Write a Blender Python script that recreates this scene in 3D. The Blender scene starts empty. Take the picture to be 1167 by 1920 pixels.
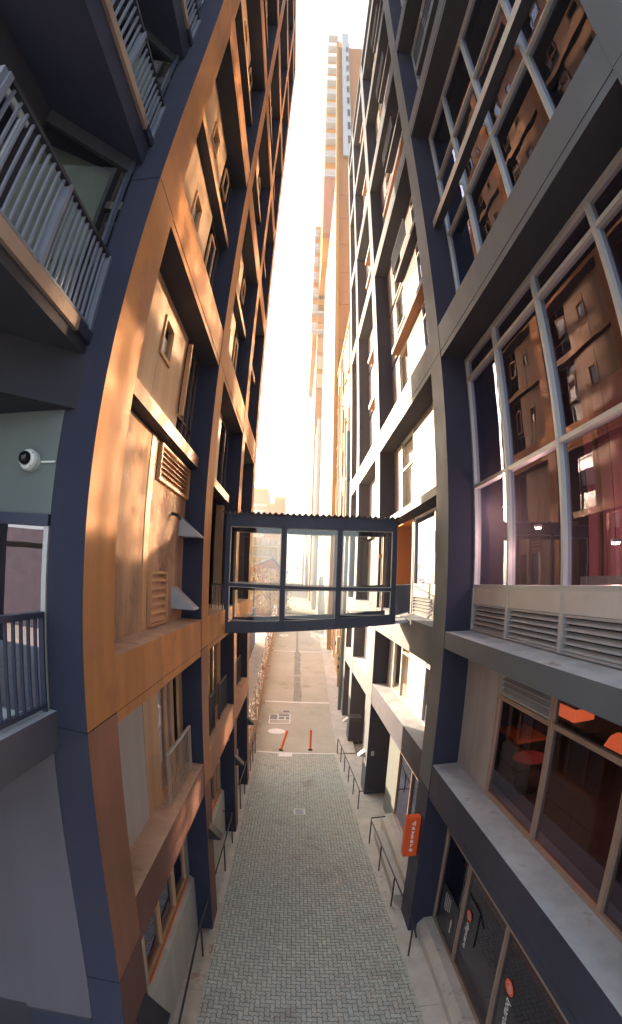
import bpy, bmesh, math, random
from math import radians, sin, cos, pi
from mathutils import Matrix, Vector

random.seed(7)
SC = bpy.context.scene
COL = SC.collection
GZ = -1.45            # height of the paved lane (eye level is 7.3)

# ------------------------------------------------------------------ camera
cam = bpy.data.cameras.new('camera')
camo = bpy.data.objects.new('camera', cam)
COL.objects.link(camo)
SC.camera = camo
cam.type = 'PANO'
cam.panorama_type = 'FISHEYE_LENS_POLYNOMIAL'
cam.fisheye_fov = 6.28
cam.sensor_fit = 'HORIZONTAL'
cam.sensor_width = 36
S = 1167 / 36 / 1000
KP = (1.0751901149803236, 0.05037085462449142, 0.33226450178600153, -0.3497189187801978)
cam.fisheye_polynomial_k0 = 0
cam.fisheye_polynomial_k1 = -KP[0] * S
cam.fisheye_polynomial_k2 = -KP[1] * S ** 2
cam.fisheye_polynomial_k3 = -KP[2] * S ** 3
cam.fisheye_polynomial_k4 = -KP[3] * S ** 4
CM = Matrix([[0.9990136718316485, -0.037340769874795475, -0.02402811683434702],
             [-0.02877965170744149, -0.13242363995688727, -0.9907753081441659],
             [0.03381442208652729, 0.9904895993829144, -0.13336768112214647]]).to_4x4()
CM.translation = (0, 0, 7.3)
camo.matrix_world = CM
cam.clip_start = 0.05
cam.clip_end = 2000

# ------------------------------------------------------------------ world, sun, exposure
SUN_AZ = radians(-34)      # measured from +Y (down the lane), negative = to the left
SUN_EL = radians(12)
w = bpy.data.worlds.new('World')
SC.world = w
w.use_nodes = True
nt = w.node_tree
bg = nt.nodes['Background']
sky = nt.nodes.new('ShaderNodeTexSky')
sky.sky_type = 'NISHITA'
sky.sun_disc = False
sky.sun_elevation = SUN_EL
sky.sun_rotation = SUN_AZ
sky.air_density = 1.0
sky.dust_density = 4.0
sky.ozone_density = 1.0
veil = nt.nodes.new('ShaderNodeMix')          # haze veil over the whole sky, its tint set to cool the shade
veil.data_type = 'RGBA'
veil.inputs[0].default_value = 0.55
nt.links.new(sky.outputs[0], veil.inputs[6])
veil.inputs[7].default_value = (3.9, 4.4, 5.1, 1)
nt.links.new(veil.outputs[2], bg.inputs[0])
bg.inputs[1].default_value = 0.12

sun = bpy.data.lights.new('sun', 'SUN')
sun.energy = 4.9
sun.angle = radians(0.6)
sun.color = (1.0, 0.75, 0.54)
suno = bpy.data.objects.new('sun', sun)
COL.objects.link(suno)
sd = Vector((sin(SUN_AZ) * cos(SUN_EL), cos(SUN_AZ) * cos(SUN_EL), sin(SUN_EL)))
suno.rotation_euler = sd.to_track_quat('Z', 'Y').to_euler()
suno.location = (-30, 40, 40)

SC.view_settings.view_transform = 'Standard'
SC.view_settings.look = 'None'
SC.view_settings.gamma = 1
SC.view_settings.use_curve_mapping = False
SC.view_settings.exposure = 2.25
SC.render.film_transparent = False
SC.cycles.max_bounces = 9
SC.cycles.diffuse_bounces = 5
SC.cycles.glossy_bounces = 4
SC.cycles.transparent_max_bounces = 12
SC.cycles.sample_clamp_indirect = 6
SC.cycles.use_denoising = True
SC.cycles.blur_glossy = 0.04
SC.cycles.use_guiding = True

# ------------------------------------------------------------------ materials
M = {}


def newmat(name):
    m = bpy.data.materials.new(name)
    m.use_nodes = True
    M[name] = m
    return m, m.node_tree, m.node_tree.nodes['Principled BSDF']


def N(t, typ, **kw):
    n = t.nodes.new(typ)
    for k, v in kw.items():
        setattr(n, k, v)
    return n


def surf(name, col, rough=0.75, var=0.12, scale=1.3, streak=0.1, bump=0.25, bscale=60, metal=0.0, bevel=0.0, grime=None, spec=0.4):
    """painted or cast surface: cloudy tone variation, vertical weather streaks, fine relief"""
    m, t, b = newmat(name)
    geo = N(t, 'ShaderNodeNewGeometry')
    n1 = N(t, 'ShaderNodeTexNoise')
    n1.inputs['Scale'].default_value = scale
    n1.inputs['Detail'].default_value = 7
    n1.inputs['Roughness'].default_value = 0.62
    t.links.new(geo.outputs['Position'], n1.inputs['Vector'])
    mp = N(t, 'ShaderNodeMapping')
    mp.inputs['Scale'].default_value = (2.6, 2.6, 0.22)
    t.links.new(geo.outputs['Position'], mp.inputs['Vector'])
    n2 = N(t, 'ShaderNodeTexNoise')
    n2.inputs['Scale'].default_value = 1.0
    n2.inputs['Detail'].default_value = 4
    t.links.new(mp.outputs[0], n2.inputs['Vector'])
    r1 = N(t, 'ShaderNodeMapRange')
    r1.inputs[1].default_value = 0.3
    r1.inputs[2].default_value = 0.7
    r1.inputs[3].default_value = 1 - var
    r1.inputs[4].default_value = 1 + var
    t.links.new(n1.outputs[0], r1.inputs[0])
    r2 = N(t, 'ShaderNodeMapRange')
    r2.inputs[1].default_value = 0.35
    r2.inputs[2].default_value = 0.7
    r2.inputs[3].default_value = 1 - streak
    r2.inputs[4].default_value = 1 + streak * 0.5
    t.links.new(n2.outputs[0], r2.inputs[0])
    mu = N(t, 'ShaderNodeMath', operation='MULTIPLY')
    t.links.new(r1.outputs[0], mu.inputs[0])
    t.links.new(r2.outputs[0], mu.inputs[1])
    mx = N(t, 'ShaderNodeVectorMath', operation='SCALE')
    mx.inputs[0].default_value = col[:3]
    t.links.new(mu.outputs[0], mx.inputs['Scale'])
    last = mx.outputs[0]
    if grime:
        n3 = N(t, 'ShaderNodeTexNoise')
        n3.inputs['Scale'].default_value = grime[1]
        n3.inputs['Detail'].default_value = 8
        n3.inputs['Roughness'].default_value = 0.7
        t.links.new(geo.outputs['Position'], n3.inputs['Vector'])
        rp = N(t, 'ShaderNodeMapRange')
        rp.inputs[1].default_value = grime[2]
        rp.inputs[2].default_value = grime[2] + 0.12
        t.links.new(n3.outputs[0], rp.inputs[0])
        mi = N(t, 'ShaderNodeMix', data_type='RGBA')
        t.links.new(rp.outputs[0], mi.inputs[0])
        t.links.new(last, mi.inputs[6])
        mi.inputs[7].default_value = (*grime[0], 1)
        last = mi.outputs[2]
    t.links.new(last, b.inputs['Base Color'])
    rr = N(t, 'ShaderNodeMapRange')
    rr.inputs[1].default_value = 0.3
    rr.inputs[2].default_value = 0.7
    rr.inputs[3].default_value = max(0.05, rough - 0.12)
    rr.inputs[4].default_value = min(1, rough + 0.12)
    t.links.new(n1.outputs[0], rr.inputs[0])
    t.links.new(rr.outputs[0], b.inputs['Roughness'])
    b.inputs['Metallic'].default_value = metal
    b.inputs['Specular IOR Level'].default_value = spec
    if bump:
        nb = N(t, 'ShaderNodeTexNoise')
        nb.inputs['Scale'].default_value = bscale
        nb.inputs['Detail'].default_value = 3
        t.links.new(geo.outputs['Position'], nb.inputs['Vector'])
        bp = N(t, 'ShaderNodeBump')
        bp.inputs['Strength'].default_value = bump
        bp.inputs['Distance'].default_value = 0.004
        t.links.new(nb.outputs[0], bp.inputs['Height'])
        if bevel:
            bv = N(t, 'ShaderNodeBevel')
            bv.samples = 3
            bv.inputs[0].default_value = bevel
            t.links.new(bv.outputs[0], bp.inputs['Normal'])
        t.links.new(bp.outputs[0], b.inputs['Normal'])
    return m


def spandrel(name, col, refl):
    m, t, b = newmat(name)
    b.inputs['Base Color'].default_value = (*col, 1)
    b.inputs['Roughness'].default_value = 0.6
    gl = N(t, 'ShaderNodeBsdfGlossy')
    gl.inputs['Roughness'].default_value = 0.06
    gl.inputs[0].default_value = (1.0, 0.90, 0.76, 1)
    geo = N(t, 'ShaderNodeNewGeometry')
    nb = N(t, 'ShaderNodeTexNoise')
    nb.inputs['Scale'].default_value = 1.2
    nb.inputs['Detail'].default_value = 1
    t.links.new(geo.outputs['Position'], nb.inputs['Vector'])
    bp = N(t, 'ShaderNodeBump')
    bp.inputs['Strength'].default_value = 0.3
    bp.inputs['Distance'].default_value = 0.02
    t.links.new(nb.outputs[0], bp.inputs['Height'])
    t.links.new(bp.outputs[0], gl.inputs['Normal'])
    mi = N(t, 'ShaderNodeMixShader')
    mi.inputs[0].default_value = refl
    t.links.new(b.outputs[0], mi.inputs[1])
    t.links.new(gl.outputs[0], mi.inputs[2])
    t.links.new(mi.outputs[0], t.nodes['Material Output'].inputs[0])
    return m


def plain(name, col, rough=0.5, metal=0.0, spec=0.5):
    m, t, b = newmat(name)
    b.inputs['Base Color'].default_value = (*col, 1)
    b.inputs['Roughness'].default_value = rough
    b.inputs['Metallic'].default_value = metal
    b.inputs['Specular IOR Level'].default_value = spec
    return m


def glass(name, tint, refl=0.12, rough=0.0, ior=1.55, wave=0.0, rcol=(1, 1, 1)):
    """a tinted pane: sees through dimly and mirrors what stands opposite"""
    m, t, b = newmat(name)
    t.nodes.remove(b)
    out = t.nodes['Material Output']
    tr = N(t, 'ShaderNodeBsdfTransparent')
    tr.inputs[0].default_value = (*tint, 1)
    gl = N(t, 'ShaderNodeBsdfGlossy')
    gl.inputs['Roughness'].default_value = rough
    gl.inputs[0].default_value = (*rcol, 1)
    fr = N(t, 'ShaderNodeFresnel')
    fr.inputs[0].default_value = ior
    ad = N(t, 'ShaderNodeMath', operation='ADD')
    ad.use_clamp = True
    ad.inputs[1].default_value = refl
    t.links.new(fr.outputs[0], ad.inputs[0])
    geo = N(t, 'ShaderNodeNewGeometry')
    # a pane is a thin solid: mirror and tint on the face the ray meets, nothing on the face it leaves by
    iv = N(t, 'ShaderNodeMath', operation='SUBTRACT')
    iv.inputs[0].default_value = 1.0
    t.links.new(geo.outputs['Backfacing'], iv.inputs[1])
    mm = N(t, 'ShaderNodeMath', operation='MULTIPLY')
    t.links.new(ad.outputs[0], mm.inputs[0])
    t.links.new(iv.outputs[0], mm.inputs[1])
    tm = N(t, 'ShaderNodeMix', data_type='RGBA')
    t.links.new(geo.outputs['Backfacing'], tm.inputs[0])
    tm.inputs[6].default_value = (*tint, 1)
    tm.inputs[7].default_value = (1, 1, 1, 1)
    t.links.new(tm.outputs[2], tr.inputs[0])
    mi = N(t, 'ShaderNodeMixShader')
    t.links.new(mm.outputs[0], mi.inputs[0])
    t.links.new(tr.outputs[0], mi.inputs[1])
    t.links.new(gl.outputs[0], mi.inputs[2])
    t.links.new(mi.outputs[0], out.inputs[0])
    if wave:
        nb = N(t, 'ShaderNodeTexNoise')
        nb.inputs['Scale'].default_value = 1.6
        nb.inputs['Detail'].default_value = 1
        t.links.new(geo.outputs['Position'], nb.inputs['Vector'])
        bp = N(t, 'ShaderNodeBump')
        bp.inputs['Strength'].default_value = wave
        bp.inputs['Distance'].default_value = 0.02
        t.links.new(nb.outputs[0], bp.inputs['Height'])
        t.links.new(bp.outputs[0], gl.inputs['Normal'])
        t.links.new(bp.outputs[0], fr.inputs['Normal'])
    return m


def glow(name, col, st):
    m, t, b = newmat(name)
    b.inputs['Base Color'].default_value = (*col, 1)
    b.inputs['Emission Color'].default_value = (*col, 1)
    b.inputs['Emission Strength'].default_value = st
    return m


surf('terracotta_shaded', (0.17, 0.075, 0.06), 0.7, 0.12, 0.8, 0.14, 0.2, bevel=0.006)  # cladding tone for the lowest parts, darkened to carry the shade there
surf('grey_frame_shaded', (0.045, 0.048, 0.08), 0.65, 0.09, 0.9, 0.07, 0.18, bevel=0.006)  # frame tone for low near parts, their shade put into the colour
surf('terracotta_lit', (0.54, 0.225, 0.068), 0.7, 0.18, 0.7, 0.20, 0.2, bevel=0.006, grime=((0.38, 0.155, 0.07), 0.8, 0.54))  # warm light on the lane faces is put into this cladding colour
surf('terracotta_half_shaded', (0.33, 0.145, 0.085), 0.7, 0.18, 0.7, 0.18, 0.2, bevel=0.006)  # middle cladding tone of the painted light falloff down the left front
surf('terracotta_soffit', (0.10, 0.06, 0.05), 0.8, 0.1, 1.5, 0.05)
surf('navy_shaded_render', (0.026, 0.028, 0.054), 0.8, 0.1, 1.0, 0.07, 0.3, bevel=0.006)  # blue shade of eye-facing pier sides put into the colour; slabs share it
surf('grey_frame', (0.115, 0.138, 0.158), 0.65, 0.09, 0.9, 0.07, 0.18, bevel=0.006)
surf('dark_soffit', (0.035, 0.035, 0.045), 0.85, 0.1, 1.5, 0)  # near black for undersides and recesses, their shade put into the colour
surf('tan_panel', (0.52, 0.33, 0.19), 0.6, 0.12, 0.9, 0.14, 0.1, bevel=0.004)
surf('fascia_tan', (0.34, 0.235, 0.17), 0.7, 0.2, 1.5, 0.08, 0.2, bevel=0.004, grime=((0.18, 0.10, 0.08), 1.8, 0.6))
surf('tan_trim', (0.55, 0.30, 0.14), 0.55, 0.08, 1.5, 0.04, 0.1, bevel=0.004)
surf('stained_concrete', (0.46, 0.28, 0.17), 0.85, 0.22, 1.4, 0.3, 0.35, grime=((0.25, 0.135, 0.085), 1.3, 0.50))
surf('grey_panel', (0.42, 0.40, 0.37), 0.7, 0.08, 0.9, 0.08, 0.15)
surf('pale_panel', (0.60, 0.58, 0.55), 0.55, 0.06, 0.9, 0.05, 0.1, bevel=0.004)
surf('pale_trim', (0.55, 0.54, 0.50), 0.5, 0.07, 2, 0.03, 0.08, bevel=0.004)
surf('grey_green_wall', (0.145, 0.17, 0.165), 0.85, 0.1, 0.8, 0.08, 0.3)
surf('mauve_wall', (0.105, 0.095, 0.115), 0.85, 0.1, 0.6, 0.08, 0.3)
surf('ledge_top', (0.40, 0.43, 0.46), 0.85, 0.2, 2.2, 0.06, 0.5, 90, grime=((0.24, 0.23, 0.22), 2.2, 0.6))
surf('ledge_brown', (0.48, 0.30, 0.20), 0.85, 0.2, 2.2, 0.06, 0.5, 90, grime=((0.25, 0.14, 0.10), 2.6, 0.58))
surf('aluminium', (0.50, 0.52, 0.50), 0.45, 0.03, 1, 0.0, 0.0, metal=0.25)
surf('bronze_frame', (0.40, 0.29, 0.22), 0.45, 0.08, 3, 0.02, 0.0, metal=0.3)
surf('louvre_grey', (0.36, 0.37, 0.38), 0.5, 0.08, 3, 0.02, 0.0)
surf('navy_steel', (0.045, 0.052, 0.085), 0.45, 0.1, 3, 0.05, 0.08, metal=0.1, bevel=0.004)
surf('dark_steel', (0.05, 0.05, 0.06), 0.45, 0.1, 3, 0.02, 0.0, metal=0.4)
surf('balcony_steel', (0.20, 0.215, 0.26), 0.45, 0.08, 3, 0.03, 0.0, metal=0.2, bevel=0.003)
surf('paver_stone', (0.47, 0.485, 0.425), 0.9, 0.20, 5.5, 0.0, 0.6, 120, grime=((0.34, 0.31, 0.27), 0.55, 0.56))
surf('paver_stone_dark', (0.43, 0.44, 0.39), 0.9, 0.20, 5.5, 0.0, 0.6, 120, grime=((0.31, 0.285, 0.25), 0.55, 0.56))
surf('paver_stone_warm', (0.48, 0.465, 0.395), 0.9, 0.20, 5.5, 0.0, 0.6, 120, grime=((0.34, 0.31, 0.27), 0.55, 0.56))
surf('joint_sand', (0.055, 0.05, 0.055), 0.95, 0.2, 4, 0, 0.5)
surf('kerb_concrete', (0.52, 0.49, 0.44), 0.9, 0.15, 2.0, 0.0, 0.6, 80, grime=((0.30, 0.25, 0.20), 2.4, 0.58))
surf('rusty_concrete', (0.46, 0.40, 0.33), 0.9, 0.2, 2.0, 0.0, 0.6, 80, grime=((0.30, 0.13, 0.06), 1.6, 0.52))
surf('road_concrete', (0.46, 0.42, 0.35), 0.9, 0.13, 0.45, 0.0, 0.6, 60, grime=((0.36, 0.31, 0.24), 0.5, 0.55))
surf('tar_patch', (0.28, 0.26, 0.225), 0.9, 0.25, 3, 0.0, 0.6)
surf('white_paint', (0.78, 0.77, 0.74), 0.6, 0.08, 6, 0.0, 0.2, grime=((0.5, 0.48, 0.44), 9, 0.6))
surf('iron_grate', (0.16, 0.15, 0.15), 0.7, 0.15, 6, 0, 0.3, metal=0.3)
plain('orange_plastic', (0.85, 0.14, 0.03), 0.4)
plain('orange_sign', (0.88, 0.11, 0.02), 0.35)
plain('white_letters', (0.85, 0.84, 0.82), 0.5)
plain('black_rubber', (0.02, 0.02, 0.02), 0.8)
plain('white_plastic', (0.72, 0.72, 0.68), 0.35)
plain('black_gloss', (0.01, 0.01, 0.012), 0.08)
surf('blue_hoarding', (0.05, 0.09, 0.20), 0.7, 0.2, 1.5, 0.2, 0.2)
surf('brick_red', (0.36, 0.15, 0.10), 0.9, 0.15, 1.5, 0.1, 0.3, grime=((0.24, 0.10, 0.07), 3, 0.6))
surf('painted_brick', (0.42, 0.27, 0.18), 0.85, 0.14, 1.6, 0.2, 0.3, grime=((0.50, 0.33, 0.22), 1.4, 0.58))
surf('ochre_render', (0.38, 0.21, 0.075), 0.85, 0.1, 0.8, 0.1, 0.2)
surf('peach_panel', (0.33, 0.14, 0.05), 0.7, 0.08, 0.4, 0.05, 0.1)
surf('white_tower', (0.36, 0.34, 0.31), 0.8, 0.05, 0.4, 0.04, 0.1)
surf('grey_tower', (0.38, 0.40, 0.42), 0.8, 0.06, 0.4, 0.04, 0.1)
surf('orange_wall', (0.50, 0.20, 0.03), 0.8, 0.06, 0.4, 0.04, 0.1)
surf('slate', (0.16, 0.16, 0.18), 0.8, 0.15, 2, 0, 0.3)
surf('teal_steel', (0.10, 0.19, 0.20), 0.5, 0.1, 2, 0.1, 0.1)
surf('pipe_metal', (0.36, 0.22, 0.13), 0.6, 0.15, 4, 0.1, 0.0, grime=((0.30, 0.16, 0.09), 5, 0.55))
surf('window_brown', (0.10, 0.06, 0.05), 0.45, 0.08, 3, 0.02, 0.0)
surf('paper', (0.85, 0.81, 0.74), 0.8, 0.25, 2.0, 0, 0.0)
surf('bark', (0.12, 0.08, 0.05), 0.9, 0.2, 6, 0.2, 0.5)
surf('leaf_gold', (0.42, 0.23, 0.05), 0.6, 0.4, 3.0, 0, 0.0)
surf('leaf_green', (0.10, 0.12, 0.04), 0.6, 0.4, 3.0, 0, 0.0)
surf('curtain', (0.62, 0.42, 0.46), 0.9, 0.25, 5.0, 0.3, 0.0)
surf('curtain_cream', (0.66, 0.58, 0.46), 0.9, 0.1, 5.0, 0.2, 0.0)
plain('room_dark', (0.05, 0.045, 0.05), 0.9)
surf('room_pink', (0.30, 0.115, 0.14), 0.8, 0.12, 0.8, 0.1, 0)
surf('room_floor', (0.16, 0.13, 0.12), 0.6, 0.2, 1.5, 0, 0)
plain('orange_lacquer', (0.85, 0.22, 0.05), 0.3)
plain('red_lacquer', (0.45, 0.10, 0.12), 0.3)
surf('sofa_red', (0.30, 0.07, 0.05), 0.8, 0.1, 3, 0, 0)
surf('wood_dark', (0.10, 0.06, 0.04), 0.5, 0.2, 4, 0, 0)
surf('poster_dark', (0.05, 0.05, 0.06), 0.4, 0.3, 6, 0, 0)
glow('lamp_glow', (1.0, 0.16, 0.05), 0.22)
glow('ceiling_lamp_glow', (1.0, 0.78, 0.62), 3.0)
glass('near_glass', (0.50, 0.55, 0.62), 0.15, 0.0, 1.55, 0.09, (0.72, 0.74, 0.98))
spandrel('spandrel_glass', (0.46, 0.40, 0.41), 0.42)
glass('dark_mirror', (0.12, 0.12, 0.14), 0.34, 0.0, 1.5, 0.12, (0.95, 0.85, 0.9))
glass('low_glass', (0.45, 0.48, 0.56), 0.02, 0.0, 1.5, 0.04, (0.85, 0.80, 0.92))
glass('dark_glass', (0.30, 0.34, 0.38), 0.12, 0.0, 1.5, 0.05)
glass('bright_glass', (0.35, 0.36, 0.36), 0.62, 0.08, 1.6, 0.25, (1.0, 0.90, 0.76))
glass('bridge_glass', (0.88, 0.92, 0.90), 0.07, 0.0, 1.3, 0.0)
glass('sheet_glass', (0.40, 0.50, 0.48), 0.20, 0.02, 1.5, 0.0)
glass('purple_glass', (0.32, 0.20, 0.36), 0.10, 0.0, 1.5, 0.0)


# ------------------------------------------------------------------ object helpers
def tag(o, label=None, cat=None, group=None, kind=None):
    if label:
        o['label'] = label
    if cat:
        o['category'] = cat
    if group:
        o['group'] = group
    if kind:
        o['kind'] = kind
    return o


def thing(name, loc, label=None, cat=None, group=None, kind=None):
    o = bpy.data.objects.new(name, None)
    o.empty_display_size = 0.2
    COL.objects.link(o)
    o.location = loc
    return tag(o, label, cat, group, kind)


def root_loc(o):
    v = Vector((0, 0, 0))
    while o is not None:
        v += o.location
        o = o.parent
    return v


class MB:
    """collects shapes in world coordinates; build() links them as one mesh object"""

    def __init__(s):
        s.v = []
        s.f = []
        s.m = []
        s.mats = []

    def mi(s, m):
        if m not in s.mats:
            s.mats.append(m)
        return s.mats.index(m)

    def poly(s, pts, m):
        b = len(s.v)
        s.v += [tuple(p) for p in pts]
        s.f.append(tuple(range(b, b + len(pts))))
        s.m.append(s.mi(m))

    def box(s, x0, x1, y0, y1, z0, z1, m, mx0=None, mx1=None, my0=None, my1=None, mz0=None, mz1=None):
        x0, x1 = min(x0, x1), max(x0, x1)
        y0, y1 = min(y0, y1), max(y0, y1)
        z0, z1 = min(z0, z1), max(z0, z1)
        b = len(s.v)
        s.v += [(x0, y0, z0), (x1, y0, z0), (x1, y1, z0), (x0, y1, z0), (x0, y0, z1), (x1, y0, z1), (x1, y1, z1), (x0, y1, z1)]
        for f, mm in (((0, 3, 2, 1), mz0), ((4, 5, 6, 7), mz1), ((0, 1, 5, 4), my0), ((1, 2, 6, 5), mx1), ((2, 3, 7, 6), my1), ((3, 0, 4, 7), mx0)):
            s.f.append(tuple(b + i for i in f))
            s.m.append(s.mi(mm or m))
        return s

    def bar(s, p, q, wd, ht, m, up=(0, 0, 1)):
        p = Vector(p)
        q = Vector(q)
        d = (q - p).normalized()
        u = Vector(up)
        if abs(d.dot(u)) > 0.98:
            u = Vector((1, 0, 0))
        a = d.cross(u).normalized() * wd / 2
        c = a.cross(d).normalized() * ht / 2
        b = len(s.v)
        for e in (p, q):
            s.v += [tuple(e - a - c), tuple(e + a - c), tuple(e + a + c), tuple(e - a + c)]
        for f in ((0, 1, 2, 3), (7, 6, 5, 4), (0, 4, 5, 1), (1, 5, 6, 2), (2, 6, 7, 3), (3, 7, 4, 0)):
            s.f.append(tuple(b + i for i in f))
            s.m.append(s.mi(m))
        return s

    def tube(s, pts, r, m, n=8, cap=True):
        pts = [Vector(p) for p in pts]
        b = len(s.v)
        rs = r if isinstance(r, (list, tuple)) else [r] * len(pts)
        for i, p in enumerate(pts):
            d = (pts[min(i + 1, len(pts) - 1)] - pts[max(i - 1, 0)]).normalized()
            u = Vector((0, 0, 1)) if abs(d.z) < 0.9 else Vector((1, 0, 0))
            a = d.cross(u).normalized()
            c = a.cross(d).normalized()
            for k in range(n):
                t = 2 * pi * k / n
                s.v.append(tuple(p + (a * cos(t) + c * sin(t)) * rs[i]))
        for i in range(len(pts) - 1):
            for k in range(n):
                s.f.append((b + i * n + k, b + i * n + (k + 1) % n, b + (i + 1) * n + (k + 1) % n, b + (i + 1) * n + k))
                s.m.append(s.mi(m))
        if cap:
            s.f.append(tuple(b + k for k in range(n))[::-1])
            s.m.append(s.mi(m))
            e = b + (len(pts) - 1) * n
            s.f.append(tuple(e + k for k in range(n)))
            s.m.append(s.mi(m))
        return s

    def disc(s, c, rx, ry, th, m, n=28, ax='z'):
        c = Vector(c)
        def P(t, h):
            if ax == 'z':
                return (c.x + rx * cos(t), c.y + ry * sin(t), c.z + h)
            if ax == 'x':
                return (c.x + h, c.y + rx * cos(t), c.z + ry * sin(t))
            return (c.x + rx * cos(t), c.y + h, c.z + ry * sin(t))
        lo = [P(2 * pi * k / n, 0) for k in range(n)]
        hi = [P(2 * pi * k / n, th) for k in range(n)]
        s.poly(hi, m)
        s.poly(lo[::-1], m)
        for k in range(n):
            s.poly([lo[k], lo[(k + 1) % n], hi[(k + 1) % n], hi[k]], m)
        return s

    def prism(s, outline, h, m):
        """outline: list of world points (planar); h: extrusion vector"""
        h = Vector(h)
        a = [Vector(p) for p in outline]
        bb = [p + h for p in a]
        s.poly([tuple(p) for p in a][::-1], m)
        s.poly([tuple(p) for p in bb], m)
        n = len(a)
        for i in range(n):
            s.poly([tuple(a[i]), tuple(a[(i + 1) % n]), tuple(bb[(i + 1) % n]), tuple(bb[i])], m)
        return s

    def mesh(s, name, off=(0, 0, 0), smooth=False):
        me = bpy.data.meshes.new(name)
        ox, oy, oz = off
        me.from_pydata([(x - ox, y - oy, z - oz) for x, y, z in s.v], [], s.f)
        for k in s.mats:
            me.materials.append(M[k])
        me.polygons.foreach_set('material_index', s.m)
        if smooth:
            me.polygons.foreach_set('use_smooth', [True] * len(s.f))
        me.update()
        return me

    def build(s, name, parent=None, loc=None, smooth=False, recalc=False):
        if parent is not None:
            base = root_loc(parent)
            me = s.mesh(name, base, smooth)
        else:
            base = Vector(loc or (0, 0, 0))
            me = s.mesh(name, base, smooth)
        if recalc:
            bm = bmesh.new()
            bm.from_mesh(me)
            bmesh.ops.recalc_face_normals(bm, faces=bm.faces)
            bm.to_mesh(me)
            bm.free()
        o = bpy.data.objects.new(name, me)
        COL.objects.link(o)
        if parent is not None:
            o.parent = parent
        else:
            o.location = base
        return o


def place(name, me, parent, pos):
    """link a shared mesh at world position pos under parent"""
    o = bpy.data.objects.new(name, me)
    COL.objects.link(o)
    o.parent = parent
    o.location = Vector(pos) - root_loc(parent)
    return o


def B(x0, x1, y0, y1, z0, z1, m, name, parent, **kw):
    return MB().box(x0, x1, y0, y1, z0, z1, m, **kw).build(name, parent)


_shared = {}


def sbox(key, dx, dy, dz, m):
    k = (key, round(dx, 4), round(dy, 4), round(dz, 4), m)
    if k not in _shared:
        _shared[k] = MB().box(-dx / 2, dx / 2, -dy / 2, dy / 2, -dz / 2, dz / 2, m).mesh(key)
    return _shared[k]


# window on a wall parallel to the lane. X = outer plane of frame, s = +1 if the outside is towards +X
def window(par, X, s, y0, y1, z0, z1, ys=(), zs=(), fw=0.06, fd=0.09, gm='dark_glass', fm='aluminium', skip=(), back=None, backm='room_dark', fwz=None):
    fz = fwz or fw
    a, b = X, X - s * fd
    mb = MB()
    mb.box(a, b, y0, y1, z0, z0 + fz, fm)
    mb.box(a, b, y0, y1, z1 - fz, z1, fm)
    mb.box(a, b, y0, y0 + fw, z0 + fz, z1 - fz, fm)
    mb.box(a, b, y1 - fw, y1, z0 + fz, z1 - fz, fm)
    Y = [y0 + fw / 2] + list(ys) + [y1 - fw / 2]
    Z = [z0 + fz / 2] + list(zs) + [z1 - fz / 2]
    for y in ys:
        mb.box(a + s * 0.012, b, y - fw / 2, y + fw / 2, z0 + fz, z1 - fz, fm)
    for z in zs:
        for i in range(len(Y) - 1):
            mb.box(a, b, Y[i] + fw / 2, Y[i + 1] - fw / 2, z - fz / 2, z + fz / 2, fm)
    wo = mb.build('window', par)
    for i in range(len(Y) - 1):
        for j in range(len(Z) - 1):
            if (i, j) in skip:
                continue
            c = X - s * (fd * 0.6)
            me = sbox('pane', 0.012, Y[i + 1] - Y[i] - fw, Z[j + 1] - Z[j] - fz, gm)
            po = place('pane', me, wo, (c, (Y[i] + Y[i + 1]) / 2, (Z[j] + Z[j + 1]) / 2))
            po.rotation_euler = (0, random.uniform(-.005, .005), random.uniform(-.005, .005))
    if back:
        # the room's lining behind the panes
        k = X - s * back
        mb = MB()
        e = X - s * (fd + 0.002)
        mb.poly([(k, y0, z0), (k, y1, z0), (k, y1, z1), (k, y0, z1)], backm)
        mb.poly([(e, y0, z0), (k, y0, z0), (k, y0, z1), (e, y0, z1)], backm)
        mb.poly([(e, y1, z0), (k, y1, z0), (k, y1, z1), (e, y1, z1)], backm)
        mb.poly([(e, y0, z0), (e, y1, z0), (k, y1, z0), (k, y0, z0)], backm)
        mb.poly([(e, y0, z1), (e, y1, z1), (k, y1, z1), (k, y0, z1)], backm)
        mb.build('lining', wo)
    return wo


def louvre(par, X, s, y0, y1, z0, z1, n, m='louvre_grey', fm=None, fw=0.04, dep=0.09, backm='dark_soffit'):
    fm = fm or m
    a, b = X, X - s * dep
    mb = MB()
    mb.box(a, b, y0, y1, z0, z0 + fw, fm).box(a, b, y0, y1, z1 - fw, z1, fm)
    mb.box(a, b, y0, y0 + fw, z0 + fw, z1 - fw, fm).box(a, b, y1 - fw, y1, z0 + fw, z1 - fw, fm)
    mb.box(b, b - s * 0.01, y0, y1, z0, z1, backm)
    o = mb.build('vent', par)
    h = (z1 - z0 - 2 * fw)
    L = y1 - y0 - 2 * fw
    key = ('slat', round(L, 4), round(h / n, 4), s, m)
    if key not in _shared:
        p = h / n
        q = MB()
        t = 0.012
        sl = 0.55 * p
        q.prism([(s * 0.0, -L / 2, -p * 0.42), (s * 0.0, -L / 2, -p * 0.42 + t), (-s * 0.065, -L / 2, -p * 0.42 + t + sl), (-s * 0.065, -L / 2, -p * 0.42 + sl)], (0, L, 0), m)
        _shared[key] = q.mesh('slat')
    for i in range(n):
        place('slat', _shared[key], o, (X - s * 0.008, (y0 + y1) / 2, z0 + fw + h * (i + 0.5) / n))
    return o


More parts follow.
